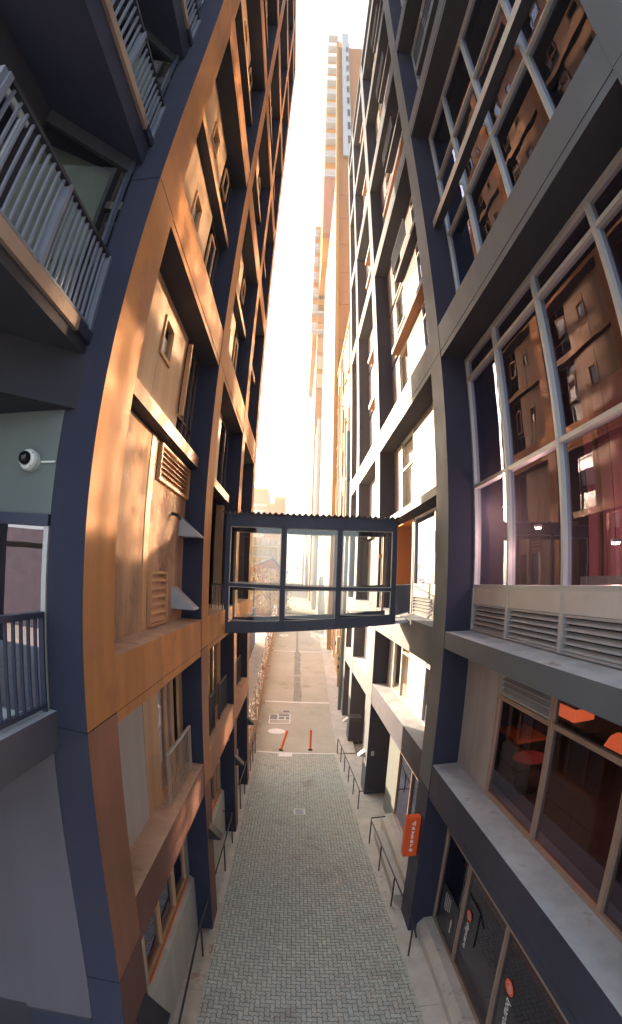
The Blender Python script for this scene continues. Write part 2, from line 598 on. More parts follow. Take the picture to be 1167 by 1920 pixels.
def railing(par, p, q, zb, zt, gap=0.1, m='dark_steel', bw=0.018, bd=0.03, post=0.04, posts=(), rail=0.04, low=0.06, rm=None):
    """railing between plan points p and q; balusters are pieces of their own"""
    p = Vector((p[0], p[1], 0))
    q = Vector((q[0], q[1], 0))
    L = (q - p).length
    d = (q - p).normalized()
    mb = MB()
    Z = lambda v, z: (v.x, v.y, z)
    mb.bar(Z(p, zt), Z(q, zt), rail, rail * 0.8, rm or m)
    mb.bar(Z(p, zb + low), Z(q, zb + low), rail * 0.8, rail * 0.6, m)
    for t in [0, 1] + list(posts):
        v = p + d * (L * t)
        mb.bar(Z(v, zb), Z(v, zt), post, post * 0.6, m, up=(d.x, d.y, 0))
    o = mb.build('railing', par)
    n = max(1, int(L / gap))
    h = zt - zb - low - rail * 0.7
    dx, dy = (bw, bd) if abs(d.y) > 0.5 else (bd, bw)
    if abs(d.y) > 0.5:
        dx, dy = bd, bw
    else:
        dx, dy = bw, bd
    me = sbox('baluster', dx, dy, h, m)
    for i in range(1, n):
        v = p + d * (L * i / n)
        if any(abs(i / n - t) * L < post * 0.7 for t in posts):
            continue
        place('baluster', me, o, (v.x, v.y, zb + low + rail * 0.25 + h / 2))
    return o


# ================================================================== GROUND AND LANE
PR = [(-30, -1.45), (21.9, -1.45), (24, -1.3), (28, -.75), (33, .35), (39, 1.15), (44, 1.85), (60, 2.7), (76, 3.3), (127, 4.9), (260, 6.2), (600, 6.4)]


def zr(y):
    for (a, za), (b, zb) in zip(PR, PR[1:]):
        if a <= y <= b:
            return za + (zb - za) * (y - a) / (b - a)
    return PR[-1][1]


# far ground sheet, follows the slope a little below the road
mb = MB()
XS = [-600, -60, -1.7, 2.2, 60, 600]
for (a, za), (b, zb) in zip(PR, PR[1:]):
    for i in range(5):
        mb.poly([(XS[i], a, za - 0.16), (XS[i + 1], a, za - 0.16), (XS[i + 1], b, zb - 0.16), (XS[i], b, zb - 0.16)], 'kerb_concrete')
mb.poly([(-600, -600, -1.61), (600, -600, -1.61), (600, -30, -1.61), (-600, -30, -1.61)], 'kerb_concrete')
tag(mb.build('ground'), kind='structure')


def laneL(y):
    return -1.63


def laneR(y):
    return 2.60 - 0.035 * (y - 6) if y > 6 else 2.60


pav = thing('pavement', (0, 12, GZ), kind='structure')
mb = MB()
mb.poly([(laneL(0) , -2, GZ - 0.03), (2.6, -2, GZ - 0.03), (2.6, 6, GZ - 0.03), (laneR(21.85), 21.85, GZ - 0.03), (-1.63, 21.85, GZ - 0.03)], 'joint_sand')
mb.build('bedding', pav)


def paver_mesh(hor, var):
    """zig-zag interlocking paver, 2 x 1 units, chamfered"""
    U = 0.1
    A = 0.011
    pts = []
    W_, H_ = (2, 1) if hor else (1, 2)
    for i in range(W_):
        for t, sg in ((0, 0), (0.25, 1), (0.75, -1)):
            pts.append(((i + t) * U, A * sg))
    for j in range(H_):
        for t, sg in ((0, 0), (0.25, 1), (0.75, -1)):
            pts.append((W_ * U + A * sg, (j + t) * U))
    for i in range(W_, 0, -1):
        for t, sg in ((0, 0), (0.75, -1), (0.25, 1)):
            pts.append(((i - 1 + t) * U if t else i * U, H_ * U + A * sg))
    for j in range(H_, 0, -1):
        for t, sg in ((0, 0), (0.75, -1), (0.25, 1)):
            pts.append((A * sg, (j - 1 + t) * U if t else j * U))
    cx, cy = W_ * U / 2, H_ * U / 2
    def ring(d, z):
        fx = 1 - d / cx
        fy = 1 - d / cy
        return [((x - cx) * fx, (y - cy) * fy, z) for x, y in pts]
    top = ring(0.009, 0.0)
    mid = ring(0.0045, -0.006)
    n = len(pts)
    vs = top + mid
    fs = [tuple(range(n))]
    for k in range(n):
        fs.append((k, (k + 1) % n + 0, n + (k + 1) % n, n + k)[::-1])
    return vs, fs, cx, cy


PV = {h: paver_mesh(h, 0) for h in (True, False)}
PM = {}
PMAT = ['paver_stone', 'paver_stone', 'paver_stone_dark', 'paver_stone_warm']
for h in (True, False):
    for pm in set(PMAT):
        me = bpy.data.meshes.new('paver')
        me.from_pydata(PV[h][0], [], PV[h][1])
        me.materials.append(M[pm])
        PM[h, pm] = me
cells = []
U = 0.1
for j in range(-48, 160):
    for i in range(-40, 60):
        k = (i - j) % 4
        x = i * U
        y = 6.0 + j * U
        # 90 degree herringbone: k==0 starts a lying paver, k==2 starts a standing one
        if k == 0:
            cells.append((x, y, True))
        elif k == 3:
            cells.append((x, y, False))
keep = []
for x, y, h in cells:
    wx, wy = (0.2, 0.1) if h else (0.1, 0.2)
    if x + wx >= -1.66 and x <= laneR(y) + 0.03 and 1.5 <= y <= 21.75:
        keep.append((x, y, h))
keep.sort(key=lambda c: (c[0] - 0.4) ** 2 * 0.15 + c[1] ** 2 + (900 if c[1] < 6.15 else 0))
rest = MB()
for n, (x, y, h) in enumerate(keep):
    vs, fs, cx, cy = PV[h]
    dz = random.uniform(-0.0025, 0.0025)
    if n < 300:
        o = place('paver', PM[h, random.choice(PMAT)], pav, (x + cx, y + cy, GZ + dz))
        o.rotation_euler = (random.uniform(-.008, .008), random.uniform(-.008, .008), random.uniform(-.006, .006))
    else:
        b = len(rest.v)
        rest.v += [(vx + x + cx, vy + y + cy, vz + GZ + dz) for vx, vy, vz in vs]
        rest.f += [tuple(b + q for q in f) for f in fs]
        rest.m += [random.choice((0, 0, 1, 2))] * len(fs)
rest.mats = ['paver_stone', 'paver_stone_dark', 'paver_stone_warm']
o = rest.build('paver_field', pav)
o['kind'] = 'stuff'

# chewing gum, leaf scraps and grit lying on the lane
q = MB()
rgl = random.Random(21)
for k in range(150):
    x = rgl.uniform(-1.6, 2.4)
    if k % 3 == 0:
        x = rgl.choice([-1.6, 2.15]) + rgl.gauss(0, 0.12)
    y = 6.2 + 15.4 * rgl.random() ** 1.4
    r = rgl.uniform(0.006, 0.02)
    n = rgl.choice([5, 6, 7])
    ph = rgl.uniform(0, 6)
    q.poly([(x + r * rgl.uniform(.6, 1.3) * cos(ph + 2 * pi * i / n), y + r * rgl.uniform(.6, 1.3) * sin(ph + 2 * pi * i / n), GZ + 0.006 + rgl.uniform(0, .003)) for i in range(n)], rgl.choice(['white_paint', 'iron_grate', 'leaf_gold', 'paper', 'joint_sand']))
o = q.build('litter', loc=(0.4, 12, GZ))
tag(o, 'scattered specks of litter and chewing gum on the pavers', 'litter', kind='stuff')

# concrete strips beside the paving
ks = thing('kerb', (2.9, 12, GZ), kind='structure')
sy = [-2, 6.6, 10.1, 13.4, 16.4, 19.3, 21.85]
for a, b in zip(sy, sy[1:]):
    mb = MB()
    mb.prism([(laneR(a) + 0.015, a + 0.006, GZ - 0.12), (3.6, a + 0.006, GZ - 0.12), (3.6, b - 0.006, GZ - 0.12), (laneR(b) + 0.015, b - 0.006, GZ - 0.12)], (0, 0, 0.132), 'kerb_concrete')
    mb.build('kerb_slab', ks)
kl = thing('kerb', (-1.9, 12, GZ), kind='structure')
sy = [-2, 7.0, 9.9, 12.8, 15.7, 18.6, 21.85]
for a, b in zip(sy, sy[1:]):
    B(-2.25, -1.65, a + 0.006, b - 0.006, GZ - 0.12, GZ + 0.012, 'rusty_concrete' if a < 9 else 'kerb_concrete', 'kerb_slab', kl)

# rising concrete road beyond the paving
rd = thing('road', (0, 22, GZ), kind='structure')
seg = [21.9, 28.8, 39.0, 49.5, 62, 80, 105, 140, 200, 300]
for a, b in zip(seg, seg[1:]):
    ysr = [a + 0.012] + [p[0] for p in PR if a < p[0] < b] + [b - 0.012]
    mb = MB()
    for c, d in zip(ysr, ysr[1:]):
        mb.poly([(-1.72, c, zr(c)), (2.2, c, zr(c)), (2.2, d, zr(d)), (-1.72, d, zr(d))], 'road_concrete')
    mb.build('road_slab', rd)
for yy in (21.9, 28.8, 39.0, 49.5):
    mb = MB()
    mb.poly([(-1.7, yy - 0.07, zr(yy - 0.07) + 0.004), (2.2, yy - 0.07, zr(yy - .07) + 0.004), (2.2, yy + 0.06, zr(yy + .06) + 0.004), (-1.7, yy + 0.06, zr(yy + .06) + 0.004)], 'white_paint')
    mb.build('joint_line', rd)
# right-hand gutter and left-hand kerb of the road
mb = MB()
for (a, za), (b, zb) in zip(PR[1:-1], PR[2:]):
    mb.poly([(2.2, a, za + 0.02), (3.1, a, za + 0.05), (3.1, b, zb + 0.05), (2.2, b, zb + 0.02)], 'kerb_concrete')
    mb.poly([(-2.3, a, za + 0.05), (-1.72, a, za + 0.02), (-1.72, b, zb + 0.02), (-2.3, b, zb + 0.05)], 'rusty_concrete')
mb.build('gutter', rd)
# tar repair running up the middle of the road
mb = MB()
prev = None
yy = 28.95
while yy < 60:
    wl = 0.02 + random.uniform(-.03, .03)
    wr = 0.50 - 0.005 * (yy - 29) + random.uniform(-.05, .05)
    if yy > 38.6:
        wl, wr = 0.12, 0.30
    cur = (wl, wr, yy)
    if prev:
        mb.poly([(prev[0], prev[2], zr(prev[2]) + 0.006), (prev[1], prev[2], zr(prev[2]) + 0.006), (cur[1], yy, zr(yy) + 0.006), (cur[0], yy, zr(yy) + 0.006)], 'tar_patch')
    prev = cur
    yy += 0.6
mb.build('tar_repair', rd)


def flat_item(name, pts, m, label, cat, dz=0.008, th=0.012, parent=None):
    mb = MB()
    mb.prism([(x, y, zr(y) + dz - th) for x, y in pts], (0, 0, th), m)
    cx = sum(p[0] for p in pts) / len(pts)
    cy = sum(p[1] for p in pts) / len(pts)
    if parent:
        return mb.build(name, parent)
    o = mb.build(name, loc=(cx, cy, zr(cy)))
    return tag(o, label, cat)


def ell(cx, cy, rx, ry, n=28):
    return [(cx + rx * cos(2 * pi * k / n), cy + ry * sin(2 * pi * k / n)) for k in range(n)]


mh = thing('manhole_cover', (-0.83, 24.6, zr(24.6)), 'large pale oval manhole cover beside the leaning orange bollard', 'manhole cover')
flat_item('cover_rim', ell(-0.83, 24.62, 0.46, 0.34), 'white_paint', None, None, 0.010, parent=mh)
flat_item('cover_plate', ell(-0.83, 24.62, 0.41, 0.30), 'white_paint', None, None, 0.016, parent=mh)
flat_item('manhole_cover', ell(-1.0, 44.1, 0.42, 0.5), 'white_paint', 'small pale manhole cover far up the road under the footbridge', 'manhole cover', 0.01)
gr = thing('drain_grate', (-0.75, 26.3, zr(26.3)), 'dark iron access grate in a white painted frame on the road', 'grate')
flat_item('frame', [(-1.34, 25.6), (-0.12, 25.7), (-0.13, 27.08), (-1.30, 26.95)], 'white_paint', None, None, 0.008, parent=gr)
flat_item('lid', [(-1.28, 25.68), (-0.18, 25.78), (-0.18, 26.2), (-1.27, 26.1)], 'road_concrete', None, None, 0.014, parent=gr)
for (x0, x1, y0, y1) in ((-1.27, -0.86, 26.2, 26.9), (-0.80, -0.18, 26.68, 27.0), (-0.80, -0.46, 26.25, 26.6), (-0.40, -0.18, 26.25, 26.6)):
    o = flat_item('grille', [(x0, y0), (x1, y0), (x1, y1), (x0, y1)], 'iron_grate', None, None, 0.014, parent=gr)
    mbb = MB()
    k = x0 + 0.04
    while k < x1:
        mbb.prism([(k, y0, zr(y0) + 0.015), (k + 0.015, y0, zr(y0) + 0.015), (k + 0.015, y1, zr(y1) + 0.015), (k, y1, zr(y1) + 0.015)], (0, 0, 0.006), 'louvre_grey')
        k += 0.05
    mbb.build('bars', o)
flat_item('access_cover', [(-0.56, 27.35), (-0.2, 27.38), (-0.2, 27.55), (-0.55, 27.52)], 'iron_grate', 'small grey valve cover on the road behind the framed grate', 'cover', 0.01)
flat_item('paint_patch', [(-0.62, 21.36), (0.02, 21.40), (0.02, 21.82), (-0.62, 21.80)], 'white_paint', 'white painted rectangle on the pavers in front of the bollards', 'road marking', 0.006, 0.004)
uc = thing('access_cover', (0.33, 15.6, GZ), 'small square metal access cover set in the middle of the pavers', 'cover')
flat_item('cover_rim', [(0.13, 15.36), (0.52, 15.36), (0.52, 15.82), (0.13, 15.82)], 'white_paint', None, None, 0.012, parent=uc)
flat_item('cover_plate', [(0.17, 15.41), (0.48, 15.41), (0.48, 15.77), (0.17, 15.77)], 'ledge_top', None, None, 0.018, parent=uc)


def bollard(x, y, lean, label):
    t = thing('bollard', (x, y, zr(y)), label, 'bollard', 'orange bollards across the end of the paving')
    z = zr(y)
    top = Vector((x + lean, y, z + 1.13))
    base = Vector((x, y, z))
    mb = MB()
    mb.tube([base + Vector((0, 0, .02)), base.lerp(top, 0.97), top], [0.055, 0.055, 0.045], 'orange_plastic', 12)
    mb.build('post', t, smooth=False)
    mb = MB()
    mb.tube([base, base + Vector((0, 0, .03)), base + Vector((lean * .05, 0, .06))], [0.12, 0.11, 0.06], 'black_rubber', 12)
    mb.build('foot', t)
    a, b = base.lerp(top, 0.83), base.lerp(top, 0.90)
    mb = MB()
    mb.tube([a, b], [0.0575, 0.0575], 'orange_sign', 12)
    mb.build('band', t)
    return t


bollard(-0.52, 22.2, 0.29, 'orange plastic bollard leaning over to the right at the end of the pavers')
bollard(0.90, 22.35, 0.0, 'orange plastic bollard standing upright at the end of the pavers')

# ================================================================== LEFT BUILDING
LF, LI = -1.75, -2.15
TOP = 41
LB = thing('apartment_building', (-5, 9, GZ), 'apartment building, orange as in warm light, with a gridded frame on the left of the lane', 'building')
LP = [(3.6, 4.35), (8.87, 9.6), (13.8, 14.45), (17.8, 18.45)]
LBM = [(2.6, 3.35), (5.68, 6.4), (11.42, 12.25), (17.0, 17.8), (22.4, 23.2), (27.9, 28.7), (33.4, 34.2), (38.9, 39.7)]
for (a, b) in LP:
    # piers are clad in panels with open joints at every beam
    cuts = [GZ] + [z for bm_ in LBM for z in (bm_[0] + 0.13,)] + [TOP]
    for c, d in zip(cuts, cuts[1:]):
        B(LF, LI - 0.3 if a > 4 else -2.12, a, b, c + 0.006, d - 0.006, 'terracotta_lit' if c > 5 else 'terracotta_half_shaded' if c > 2 else 'terracotta_shaded', 'pier', LB, my0='navy_shaded_render', my1='navy_shaded_render', mz0='dark_soffit', mz1='dark_soffit')  # tones darken downwards to paint in the falling light; end faces painted as shaded
    B(LF - 0.02, LI - 0.28 if a > 4 else -2.1, a + 0.01, b - 0.01, GZ, TOP, 'dark_soffit', 'pier_core', LB)
for i in range(3):
    y0, y1 = LP[i][1], LP[i + 1][0]
    for (c, d) in LBM:
        tm = 'terracotta_lit' if c > 3 else 'terracotta_half_shaded' if i else 'terracotta_shaded'  # low beams take the shaded cladding tones
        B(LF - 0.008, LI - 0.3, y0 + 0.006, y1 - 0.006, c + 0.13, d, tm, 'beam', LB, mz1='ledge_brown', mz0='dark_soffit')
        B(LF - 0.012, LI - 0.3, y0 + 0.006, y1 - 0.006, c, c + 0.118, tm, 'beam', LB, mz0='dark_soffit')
# solid body behind the infill
B(-12, LI - 0.75, 4.4, 18.3, GZ, TOP, 'dark_soffit', 'core_wall', LB)
B(-12, LF - 0.005, 18.452, 18.6, GZ, TOP, 'tan_panel', 'end_wall', LB)
B(-12, LF + 0.03, 3.62, 18.6, TOP, TOP + 0.35, 'terracotta_lit', 'parapet', LB)


def panels(par, X, s, y0, y1, z0, z1, ys, m, th=0.04, gap=0.012, zs=()):
    Y = [y0] + list(ys) + [y1]
    Z = [z0] + list(zs) + [z1]
    for c, d in zip(Y, Y[1:]):
        for e, f in zip(Z, Z[1:]):
            B(X, X - s * th, c + gap / 2, d - gap / 2, e + gap / 2, f - gap / 2, m, 'panel', par)
    return None


def l_infill(y0, y1, z0, z1, kind):
    """two storeys of infill between beams on the left building"""
    w_ = y1 - y0
    zm = z0 + (z1 - z0) * 0.53
    X = LI
    # storey ledge
    B(LI + 0.19, LI - 0.1, y0 + 0.25, y1 - 0.02 if kind != 2 else y1 - 0.9, zm - 0.1, zm + 0.1, 'tan_trim', 'storey_ledge', LB, mz0='dark_soffit')
    for (a, b, up) in ((z0, zm - 0.1, 0), (zm + 0.1, z1, 1)):
        p1 = y0 + w_ * 0.385
        p2 = y0 + w_ * 0.53
        p3 = y0 + w_ * 0.72
        if not (kind == 1 and up == 0):
            panels(LB, X, 1, y0, p1, a, b, (), 'tan_panel')
            # strip with the small window
            sz0, sz1 = a + (b - a) * 0.42, a + (b - a) * 0.72
            panels(LB, X, 1, p1, p2, a, sz0, (), 'tan_panel')
            panels(LB, X, 1, p1, p2, sz1, b, (), 'tan_panel')
            window(LB, X + 0.03, 1, p1 + .01, p2 - .01, sz0, sz1, fw=0.06, fd=0.1, gm='sheet_glass', fm='tan_trim', back=0.5)
            panels(LB, X, 1, p2, p3, a, b, (), 'tan_panel')
            window(LB, X - 0.02, 1, p3, y1, a + 0.02, b - 0.02, ys=(p3 + (y1 - p3) * 0.45,), zs=(a + (b - a) * 0.33,), gm='dark_glass', fm='window_brown', back=0.55, fw=0.045, fd=0.05)
            # casement standing open
            q = MB()
            yy = p3 + 0.05
            q.box(X + 0.02, X + 0.06, yy, yy + 0.55, a + 0.9, a + 0.95, 'tan_trim').box(X + 0.02, X + 0.06, yy, yy + 0.55, b - 0.55, b - 0.5, 'tan_trim')
            q.box(X + 0.02, X + 0.06, yy, yy + 0.05, a + 0.95, b - 0.55, 'tan_trim').box(X + 0.02, X + 0.06, yy + 0.5, yy + 0.55, a + 0.95, b - 0.55, 'tan_trim')
            so = q.build('sash', LB)
            place('pane', sbox('pane', 0.01, 0.45, b - a - 1.5, 'sheet_glass'), so, (X + 0.04, yy + 0.275, (a + 0.95 + b - 0.55) / 2))


for i in range(3):
    y0, y1 = LP[i][1], LP[i + 1][0]
    for k in range(2, len(LBM) - 1):
        l_infill(y0, y1, LBM[k][1], LBM[k + 1][0], 0)
# --- bay 1, 6.4 to 11.42
y0, y1 = 4.35, 8.87
B(LI, LI - 0.2, y0, 6.38, 6.4, 9.22, 'stained_concrete', 'wall_panel', LB)
B(LI + 0.012, LI - 0.2, 6.385, 6.60, 6.4, 9.22, 'tan_trim', 'cover_strip', LB)
B(LI, LI - 0.2, 6.605, y1, 6.4, 9.22, 'stained_concrete', 'wall_panel', LB)
louvre(LB, LI + 0.06, 1, 6.80, 8.87 - 0.02, 8.62, 9.19, 6, 'tan_trim')
louvre(LB, LI + 0.06, 1, 6.68, 7.62, 6.44, 7.26, 6, 'tan_trim')
MB().tube([(LI, 7.9, 8.25), (LI + 0.12, 7.9, 8.22), (LI + 0.16, 7.9, 8.15)], 0.03, 'black_rubber', 10).build('spout', LB)
B(LI + 0.19, LI - 0.1, 4.4, 8.85, 9.25, 9.46, 'tan_trim', 'storey_ledge', LB, mz0='dark_soffit')
panels(LB, LI, 1, y0, 6.07, 9.46, 11.42, (), 'tan_panel')
panels(LB, LI, 1, 6.07, 6.68, 9.46, 10.38, (), 'tan_panel')
panels(LB, LI, 1, 6.07, 6.68, 11.06, 11.42, (), 'tan_panel')
window(LB, LI + 0.03, 1, 6.075, 6.675, 10.385, 11.055, fw=0.06, fd=0.1, gm='sheet_glass', fm='tan_trim', back=0.5)
panels(LB, LI, 1, 6.68, 7.62, 9.46, 11.42, (), 'tan_panel')
window(LB, LI - 0.02, 1, 7.62, 8.87, 9.48, 11.40, ys=(8.1, 8.5), zs=(9.95,), gm='dark_glass', fm='window_brown', back=0.55, fw=0.045, fd=0.05)
B(LI + 0.1, LI + 0.02, 7.60, 7.66, 9.9, 11.3, 'tan_trim', 'sash_edge', LB)
# bays 2, 3 from 6.4 to 11.42
for i in (1, 2):
    y0, y1 = LP[i][1], LP[i + 1][0]
    panels(LB, LI, 1, y0, y0 + 1.6, 9.46, 11.42, (y0 + 0.9,), 'tan_panel')
    panels(LB, LI, 1, y0 + 1.6, y0 + 2.55, 9.46, 11.42, (), 'tan_panel')
    window(LB, LI - 0.02, 1, y0 + 2.55, y1, 9.48, 11.40, ys=(y1 - 0.75,), zs=(), gm='dark_glass', fm='window_brown', back=0.55, fw=0.045, fd=0.05)
    B(LI + 0.19, LI - 0.1, y0 + 0.2, y1 - 0.5, 9.26, 9.46, 'tan_trim', 'storey_ledge', LB, mz0='dark_soffit')
    if i == 1:
        # opening on to the footbridge
        B(LI, LI - 0.2, y0, y0 + 0.35, 6.4, 9.22, 'tan_panel', 'wall_panel', LB)
        B(LI, LI - 0.2, 13.55, y1, 6.4, 9.22, 'tan_panel', 'wall_panel', LB)
        B(LI + 0.05, LI - 0.1, 11.35, 11.5, 6.4, 9.22, 'tan_trim', 'door_post', LB)
        louvre(LB, LI + 0.03, 1, y0 + 0.36, 11.34, 6.42, 7.2, 6, 'tan_trim')
        window(LB, LI, 1, y0 + 0.36, 11.34, 7.22, 9.22, ys=(10.8,), gm='sheet_glass', fm='tan_trim', back=0.5)
    else:
        louvre(LB, LI + 0.03, 1, y0 + 1.4, y1 - 0.8, 8.3, 9.2, 7, 'tan_trim')
        panels(LB, LI, 1, y0, y0 + 1.4, 6.4, 9.22, (y0 + .7,), 'tan_panel')
        window(LB, LI, 1, y0 + 1.4, y1, 6.42, 8.28, ys=(y1 - 0.8,), gm='sheet_glass', fm='tan_trim', back=0.55)
        B(LI, LI - .1, y1 - 0.8, y1, 8.3, 9.22, 'tan_panel', 'wall_panel', LB)
# --- level 3.35 to 5.68
for i in range(3):
    y0, y1 = LP[i][1], LP[i + 1][0]
    a = y0 + 2.0
    if i:
        a = y0 + 0.55
    B(LI, LI - 0.2, y0, a, 3.35, 5.68, 'grey_panel' if i == 0 else 'tan_panel', 'wall_panel', LB)
    B(LI + 0.012, LI - 0.2, a + 0.006, a + 0.75, 3.35, 5.68, 'tan_panel', 'wall_panel', LB)
    MB().box(LI + 0.02, LI + 0.005, a + 0.12, a + 0.7, 5.36, 5.46, 'black_rubber').build('vent_slot', LB)
    wo = window(LB, LI, 1, a + 0.75, y1 - (0.25 if i == 0 else 1.2), 3.37, 5.5, ys=(a + 1.3, a + 1.75), zs=(), gm='bridge_glass', fm='tan_trim', back=0.3, backm='curtain_cream', fw=0.04, fd=0.05)
    # drawn curtains hang in folds behind the panes
    for (ca, cb, cm) in ((a + 0.8, a + 1.28, 'curtain'), (a + 1.45, a + 1.9, 'curtain')):
        q = MB()
        n = 14
        for z in range(6):
            za, zb_ = 5.45 - z * 0.33, 5.45 - (z + 1) * 0.33
            for k in range(n):
                t0, t1 = k / n, (k + 1) / n
                pin = 1 - 0.05 * z
                pin2 = 1 - 0.05 * (z + 1)
                f = lambda t, pp: (LI - 0.095 + 0.03 * sin(t * 34), ca + (cb - ca) * t * pp, )
                A_, B_, C_, D_ = f(t0, pin), f(t1, pin), f(t1, pin2), f(t0, pin2)
                q.poly([(A_[0], A_[1], za), (B_[0], B_[1], za), (C_[0], C_[1], zb_), (D_[0], D_[1], zb_)], cm)
        q.build('curtain', wo)
    if i == 0:
        B(LI, LI - 0.2, y1 - 0.25, y1, 3.35, 5.68, 'tan_panel', 'wall_panel', LB)
    else:
        window(LB, LI, 1, y1 - 1.2, y1 - 0.35, 3.37, 5.5, gm='dark_glass', fm='tan_trim', back=0.5)
        B(LI, LI - 0.2, y1 - 0.35, y1, 3.35, 5.68, 'tan_panel', 'wall_panel', LB)
railing(LB, (-1.93, 6.85), (-1.93, 8.46), 3.37, 4.33, 0.11, 'bronze_frame', rm='aluminium', bw=0.012, bd=0.012, post=0.05)
railing(LB, (-1.93, 12.05), (-1.93, 13.35), 3.37, 4.36, 0.085, 'dark_steel', bw=0.012, bd=0.014, post=0.05)
railing(LB, (-1.93, 10.65), (-1.93, 11.3), 3.37, 4.36, 0.085, 'dark_steel', bw=0.012, bd=0.014, post=0.05)
railing(LB, (-1.93, 15.6), (-1.93, 17.0), 3.37, 4.36, 0.085, 'dark_steel', bw=0.012, bd=0.014, post=0.05)
# --- ground storey
for i in range(3):
    y0, y1 = LP[i][1], LP[i + 1][0]
    q = MB()
    e = y1 if i != 1 else y1
    st = y0
    en = y1 - 0.05
    if i == 1:
        st = y0 + 1.0
    q.prism([(LI + 0.06, st, GZ), (LI - 0.3, st, GZ), (LI - 0.3, st, 0.35), (LI - 0.06, st, 0.35), (LI + 0.06, st, 0.22)], (0, en - st, 0), 'grey_panel')
    q.build('plinth_wall', LB, recalc=True)
    B(LI - 0.05, LI - 0.25, y0, y0 + 1.2 if i == 0 else y0 + 0.3, 0.35, 2.6, 'grey_panel', 'wall_panel', LB)
    wa = y0 + 1.2 if i == 0 else st + 0.2
    window(LB, LI - 0.05, 1, wa, y1 - 0.3, 0.37, 2.45, ys=(wa + 0.9, wa + 2.0), zs=(), gm='near_glass', fm='tan_trim', back=0.6, fw=0.05)
    B(LI - 0.02, LI + 0.0, wa, y1 - 0.3, 0.352, 0.40, 'orange_lacquer', 'sill', LB)
    B(LI - 0.05, LI - 0.25, y1 - 0.3, y1, 0.35, 2.6, 'grey_panel', 'wall_panel', LB)
B(LI - 0.3, LI - 0.5, 9.6, 10.6, GZ, 2.6, 'dark_soffit', 'door', LB)
B(LI + .04, LI - 0.0, 9.62, 9.66, 1.85, 1.95, 'paper', 'notice', LB)

# --- the part of the left building nearest the eye: stacked balconies on the lane
PX = -2.1
B(-2.125, -2.9, 3.66, 4.4, GZ, TOP, 'navy_shaded_render', 'return_wall', LB)
B(-2.125, LI - 0.3, 3.9, 4.345, GZ, TOP, 'dark_soffit', 'pier_core', LB) if 0 else None
MB().prism([(-2.9, 3.63, 2.1), (-6, 3.63, 2.1), (-6, 3.63, 5.98), (-2.9, 3.63, 5.98)], (0, 0.3, 0), 'mauve_wall').build('wall', LB, recalc=True)
B(-2.125, -2.9, 3.60, 3.655, 2.1, 5.60, 'mauve_wall', 'wall', LB)
B(-2.16, -6, 3.9, 4.1, GZ, 2.1, 'dark_soffit', 'recess_wall', LB)
B(-2.16, -6, 3.64, 3.9, 2.0, 2.1, 'dark_soffit', 'recess_soffit', LB)
# first floor: ledge, railing, window wall that faces the eye
B(-2.05, -2.3, 0.2, 3.6, 5.60, 5.97, 'navy_shaded_render', 'balcony_edge', LB, mz1='ledge_top', mx1='mauve_wall')
B(-2.3, -6, 0.2, 3.6, 5.55, 5.78, 'navy_shaded_render', 'balcony_floor', LB, mz1='ledge_top')
railing(LB, (-2.13, 0.3), (-2.13, 3.52), 5.97, 6.83, 0.115, 'navy_steel', bw=0.018, bd=0.03, post=0.05, posts=(0.5,), rail=0.065)
B(-2.14, -6, 3.62, 3.8, 7.68, 9.15, 'grey_green_wall', 'wall', LB)
wo = MB()
wo.box(-2.14, -6, 3.58, 3.68, 7.58, 7.68, 'navy_steel').box(-2.14, -2.19, 3.6, 3.68, 5.97, 7.58, 'aluminium').box(-2.19, -6, 3.6, 3.68, 5.78, 5.86, 'aluminium')
wo = wo.build('window', LB)
MB().box(-2.19, -4.2, 3.63, 3.642, 5.86, 7.58, 'dark_mirror').build('pane', wo)
MB().box(-4.26, -6, 3.63, 3.642, 5.86, 7.58, 'dark_mirror').build('pane', wo)
